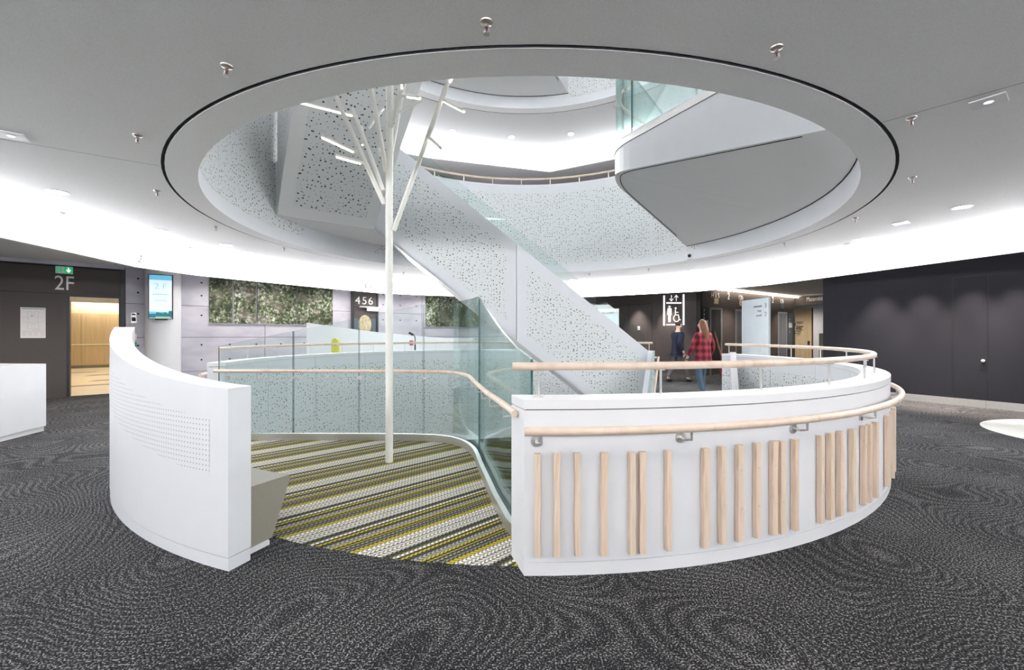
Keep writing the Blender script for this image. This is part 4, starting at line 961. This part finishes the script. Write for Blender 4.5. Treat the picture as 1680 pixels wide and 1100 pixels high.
seg5('panel', 1301, 1331.5, 19.6, 19.3, 0, 2.58, 'plank', o); seg5('dark_edge', 1331.5, 1334, 19.3, 19.3, 0, 2.58, 'hair_brown', o)
for y, w2, h2 in ((528, 16, .7), (530.5, 18, .5), (535.5, 14, 1.2), (539, 10, 1.), (541.5, 18, .4), (544, 9, .9), (548, 8, .6)):
    a = at(1306, y, 19.45); b_ = at(1306+w2, y+h2, 19.4); box('text_line', (a.x, a.y-.02, b_.z), (b_.x, a.y-.005, a.z), 'ink', o)
for y, s_ in ((533, 'H'), (546, 'G')): text('letter', s_, at(1303, y, 19.5), (1, 0), .2, 'ink', o)
c = at(1326.5, 563, 19.3); box('pictogram', (c.x-.04, c.y-.02, c.z-.09), (c.x+.04, c.y-.005, c.z+.09), 'ink', o)
o = empty('white_ward_panel', at(1346, 640, 19).xy.to_3d(), 'plain white panel beside the wood directory', 'panel'); seg5('panel', 1334.5, 1360.5, 19.0, 18.8, 0, 2.55, 'white', o)
wn = st(seg5('window_1', 1360, 1369.5, 19.6, 19.5, 1.3, 2.45, 'window_glow', None, .03)); seg5('window_blind', 1361, 1369, 19.55, 19.45, 1.3, 2.0, 'teal', wn, .02)
o = empty('ward_cabinet', at(1358, 640, 15.5).xy.to_3d(), 'taupe two-door cabinet at the maternity entrance', 'cabinet')
seg5('door', 1343.5, 1358.7, 15.6, 15.4, .04, 1.66-.25, 'taupe', o, .4); seg5('door', 1359.6, 1378, 15.39, 15.15, .04, 1.66-.25, 'taupe', o, .4); seg5('plinth', 1344, 1378, 15.65, 15.2, 0, .04, 'dark_frame', o, .38)
for i, (x, y) in enumerate(((1309, 500.5), (1339, 500.5))):
    c = at(x, y, 17.9); c.z = min(c.z, CZ-.01); downlight(Vector((c.x, c.y, CZ)), 'small warm downlight inside the ward entrance, '+['left', 'right'][i], 'ward downlights', 150, .07)
# wall washers at right and on the dark wall, then added fill lights
for i, x in enumerate((1447, 1518, 1597, 1668)):
    s = on_line(x, w6a, E2)[0]; p = q6(s, .42); downlight(Vector((p.x, p.y, CZ)), 'wall washing downlight above the right dark wall, '+ORD[i], 'right wall washers', 0.01, .05)
    l = spot((p.x, p.y, CZ-.03), 420, (1, .86, .76), 62, .9, .03)
for s in (1.2, 2.6):
    p = K+D3*s+N3*.45; spot((p.x, p.y, CZ-.03), 240, (1, .88, .80), 74, .7, .03)
for i, s in enumerate((2.9, 4.3, 5.7, 7.2, 8.9, 10.8, 13.)):
    p = pa(s, -.75); downlight(Vector((p.x, p.y, CZ)), 'added fill downlight brightening the concrete wall behind the light band, '+ORD[i], 'added concrete wall fill lights', 85, .06)  # no known fittings here; added to brighten the concrete
for i, s in enumerate((-1.3, .3)):
    p = pa(s, -2.2); downlight(Vector((p.x, p.y, CZ)), 'added fill downlight hidden in the alcove before the 2F wall, '+['left', 'right'][i], 'added alcove fill lights', 170, .06)  # hidden behind the band, added to brighten the wall and lettering
for s in (4.5, 6.5, 8.5, 11.): p = pa(s, -.9); spot((p.x, p.y, H+CZ-.02), 150)  # bare spots without fittings, added to brighten the upper concrete wall
for s in (.8, 2.6, 4.4): p = K+D3*s+N3*.8; spot((p.x, p.y, H+CZ-.02), 120)  # likewise added, lightens the dark wall one storey up
for s in (1.6, 3.6, 5.4): p = K+D4*s+N4*.7; spot((p.x, p.y, CZ-.16), 150, (1, .86, .72), 110, .9, .05)  # warm fill spots added to lighten the lift wall, no fittings
p = M0+N5*1.3+D5*.8; hl = spot((p.x, p.y, 2.3), 14, (1, .92, .84), 60, .8, .05); hl.rotation_euler = Vector((-N5.x, -N5.y, .35)).to_track_quat('-Z', 'Y').to_euler()  # fill spot added in front of the ward header to light its lettering
# white floor disc at right
o = lathe('floor_disc', [(1.3, 0.001), (1.3, .006), (.001, .006)], (7.8, 5.5, 0), 'white_floor', None, 64); tag(o, 'large white disc set on the carpet at the right edge', 'floor disc')
# ------------------------------------------------------------------ PEOPLE
def skin(name, verts, edges, rad, mat, parent=None, sub=2, root=0):
    me = bpy.data.meshes.new(name); me.from_pydata([tuple(v) for v in verts], edges, []); o = bpy.data.objects.new(name, me); link(o, parent)
    o.modifiers.new('skin', 'SKIN'); sv = me.skin_vertices[0].data
    for i, r in enumerate(rad): sv[i].radius = (r, r) if isinstance(r, (int, float)) else r
    sv[root].use_root = True
    s = o.modifiers.new('sub', 'SUBSURF'); s.levels = sub; s.render_levels = sub
    me.materials.append(MAT[mat]); 
    for p in me.polygons: p.use_smooth = True
    o.modifiers['skin'].use_smooth_shade = True
    return o
def person(loc, yaw, h, coat, trousers, hair, label, stride, long_hair=False, arm=.0):
    k = h/1.7; R_ = empty('person', loc, label, 'person'); M = Matrix.Translation(loc) @ Matrix.Rotation(yaw, 4, 'Z') @ Matrix.Scale(k, 4)
    def T(L_): return [M @ Vector(v) for v in L_]
    # faces +Y locally; one continuous body
    V = [(0, 0, .92), (0, .0, 1.12), (0, -.01, 1.32), (0, 0, 1.44), (0, .02, 1.52), (0, .03, 1.60),
         (.10, 0, .88), (.11, .06+stride*.5, .50), (.11, stride, .09), (.11, stride+.13, .035),
         (-.10, 0, .88), (-.11, .05-stride*.4, .50), (-.11, -stride, .10), (-.11, -stride+.12, .03),
         (.17, -.01, 1.38), (.23, -.03-arm, 1.12), (.25, .10-arm, .90), (.25, .13-arm, .82),
         (-.17, -.01, 1.38), (-.23, .02+arm, 1.12), (-.24, .16+arm, .92), (-.24, .19+arm, .84), (0, .03, 1.68)]
    E_ = [(0, 1), (1, 2), (2, 3), (3, 4), (4, 5), (0, 6), (6, 7), (7, 8), (8, 9), (0, 10), (10, 11), (11, 12), (12, 13), (2, 14), (14, 15), (15, 16), (16, 17), (2, 18), (18, 19), (19, 20), (20, 21), (5, 22)]
    r = [.13, .12, .12, .06, .05, .085, .08, .055, .04, .022, .08, .055, .04, .022, .055, .042, .03, .032, .055, .042, .03, .032, .06]
    skin('body', T(V), E_, [x*k for x in r], 'skin', R_)
    for sx in (1, -1):      # fingers and thumb
        w_ = V[17] if sx > 0 else V[21]
        for j, (dx, ln) in enumerate(((-.024, .075), (-.008, .085), (.008, .08), (.024, .06))):
            b0 = Vector(w_)+Vector((0, dx, -.02)); skin('finger', T([b0, b0+Vector((-.006*sx, .004, -ln*.55)), b0+Vector((-.02*sx, .006, -ln))]), [(0, 1), (1, 2)], [.009*k]*3, 'skin', R_, 1)
        b0 = Vector(w_)+Vector((0, .03, .0)); skin('finger', T([b0, b0+Vector((-.015*sx, .03, -.03)), b0+Vector((-.02*sx, .035, -.055))]), [(0, 1), (1, 2)], [.01*k]*3, 'skin', R_, 1)
    # clothes
    cV = [V[0], V[1], V[2], (0, 0, 1.42), V[14], V[15], V[16], V[18], V[19], V[20], (0, 0, .80)]
    skin('coat', T(cV), [(0, 1), (1, 2), (2, 3), (2, 4), (4, 5), (5, 6), (2, 7), (7, 8), (8, 9), (0, 10)], [x*k for x in (.185, .165, .15, .085, .085, .068, .052, .085, .068, .052, .19)], coat, R_)
    tV = [(0, 0, .86), V[6], V[7], (V[8][0], V[8][1], .12), V[10], V[11], (V[12][0], V[12][1], .13)]
    skin('trousers', T(tV), [(0, 1), (1, 2), (2, 3), (0, 4), (4, 5), (5, 6)], [x*k for x in (.12, .09, .070, .056, .09, .070, .056)], trousers, R_)
    for q_ in (8, 12):
        b0 = Vector(V[q_]); skin('shoe', T([b0+Vector((0, -.05, -.045)), b0+Vector((0, .06, -.05)), b0+Vector((0, .16, -.058))]), [(0, 1), (1, 2)], [(.06*k, .055*k), (.06*k, .05*k), (.055*k, .04*k)], 'black', R_, 1)
    # face and hair
    hd = Vector((0, .03, 1.60))
    skin('nose', T([hd+Vector((0, .095, .01)), hd+Vector((0, .118, -.015))]), [(0, 1)], [.010*k, .013*k], 'skin', R_, 1)
    for sx in (1, -1):
        skin('ear', T([hd+Vector((sx*.085, -.005, .01)), hd+Vector((sx*.09, -.012, -.03))]), [(0, 1)], [.014*k, .01*k], 'skin', R_, 1)
        skin('eye', T([hd+Vector((sx*.033, .083, .015)), hd+Vector((sx*.036, .088, .015))]), [(0, 1)], [.008*k]*2, 'ink', R_, 1)
    skin('mouth', T([hd+Vector((-.02, .088, -.05)), hd+Vector((.02, .088, -.05))]), [(0, 1)], [.006*k]*2, 'red', R_, 1)
    hv = [hd+Vector((0, .045, .085)), hd+Vector((0, -.02, .075)), hd+Vector((0, -.055, .0))]; he = [(0, 1), (1, 2)]; hrr = [.055, .088, .085]
    if long_hair: hv += [hd+Vector((0, -.095, -.12)), hd+Vector((.01, -.115, -.28)), hd+Vector((.01, -.11, -.40))]; he += [(2, 3), (3, 4), (4, 5)]; hrr += [.085, .075, .04]
    skin('hair', T(hv), he, [x*k for x in hrr], hair, R_)
    return M
wo = at(1153, 0, 9.25); M = person((wo.x, wo.y, .0), math.radians(25), 1.66, 'plaid', 'jeans', 'hair_brown', 'person in red plaid coat and jeans walking away through the parapet gap', .10, True, .04)
ma = at(1112, 0, 12.3); person((ma.x, ma.y, 0), math.radians(-70), 1.70, 'navy_coat', 'grey_trousers', 'hair_dark', 'person in dark navy coat walking past under the lift sign', .26, False, .12)
bg = empty('shoulder_bag', (wo.x+.27, wo.y-.1, .45), 'dark red shoulder bag carried by the person in the plaid coat', 'bag')
c = Vector((wo.x+.41, wo.y-.16, .62)); obox('pouch', c, (.9, .3), (-.3, .9), .20, .12, .34, 'bag_red', bg, .04)
tube('strap', [c+Vector((-.06, 0, .16)), c+Vector((-.13, .0, .45)), c+Vector((-.20, .05, .80)), c+Vector((-.10, .09, .45)), c+Vector((.05, .03, .16))], .012, 'hair_brown', bg, 6)
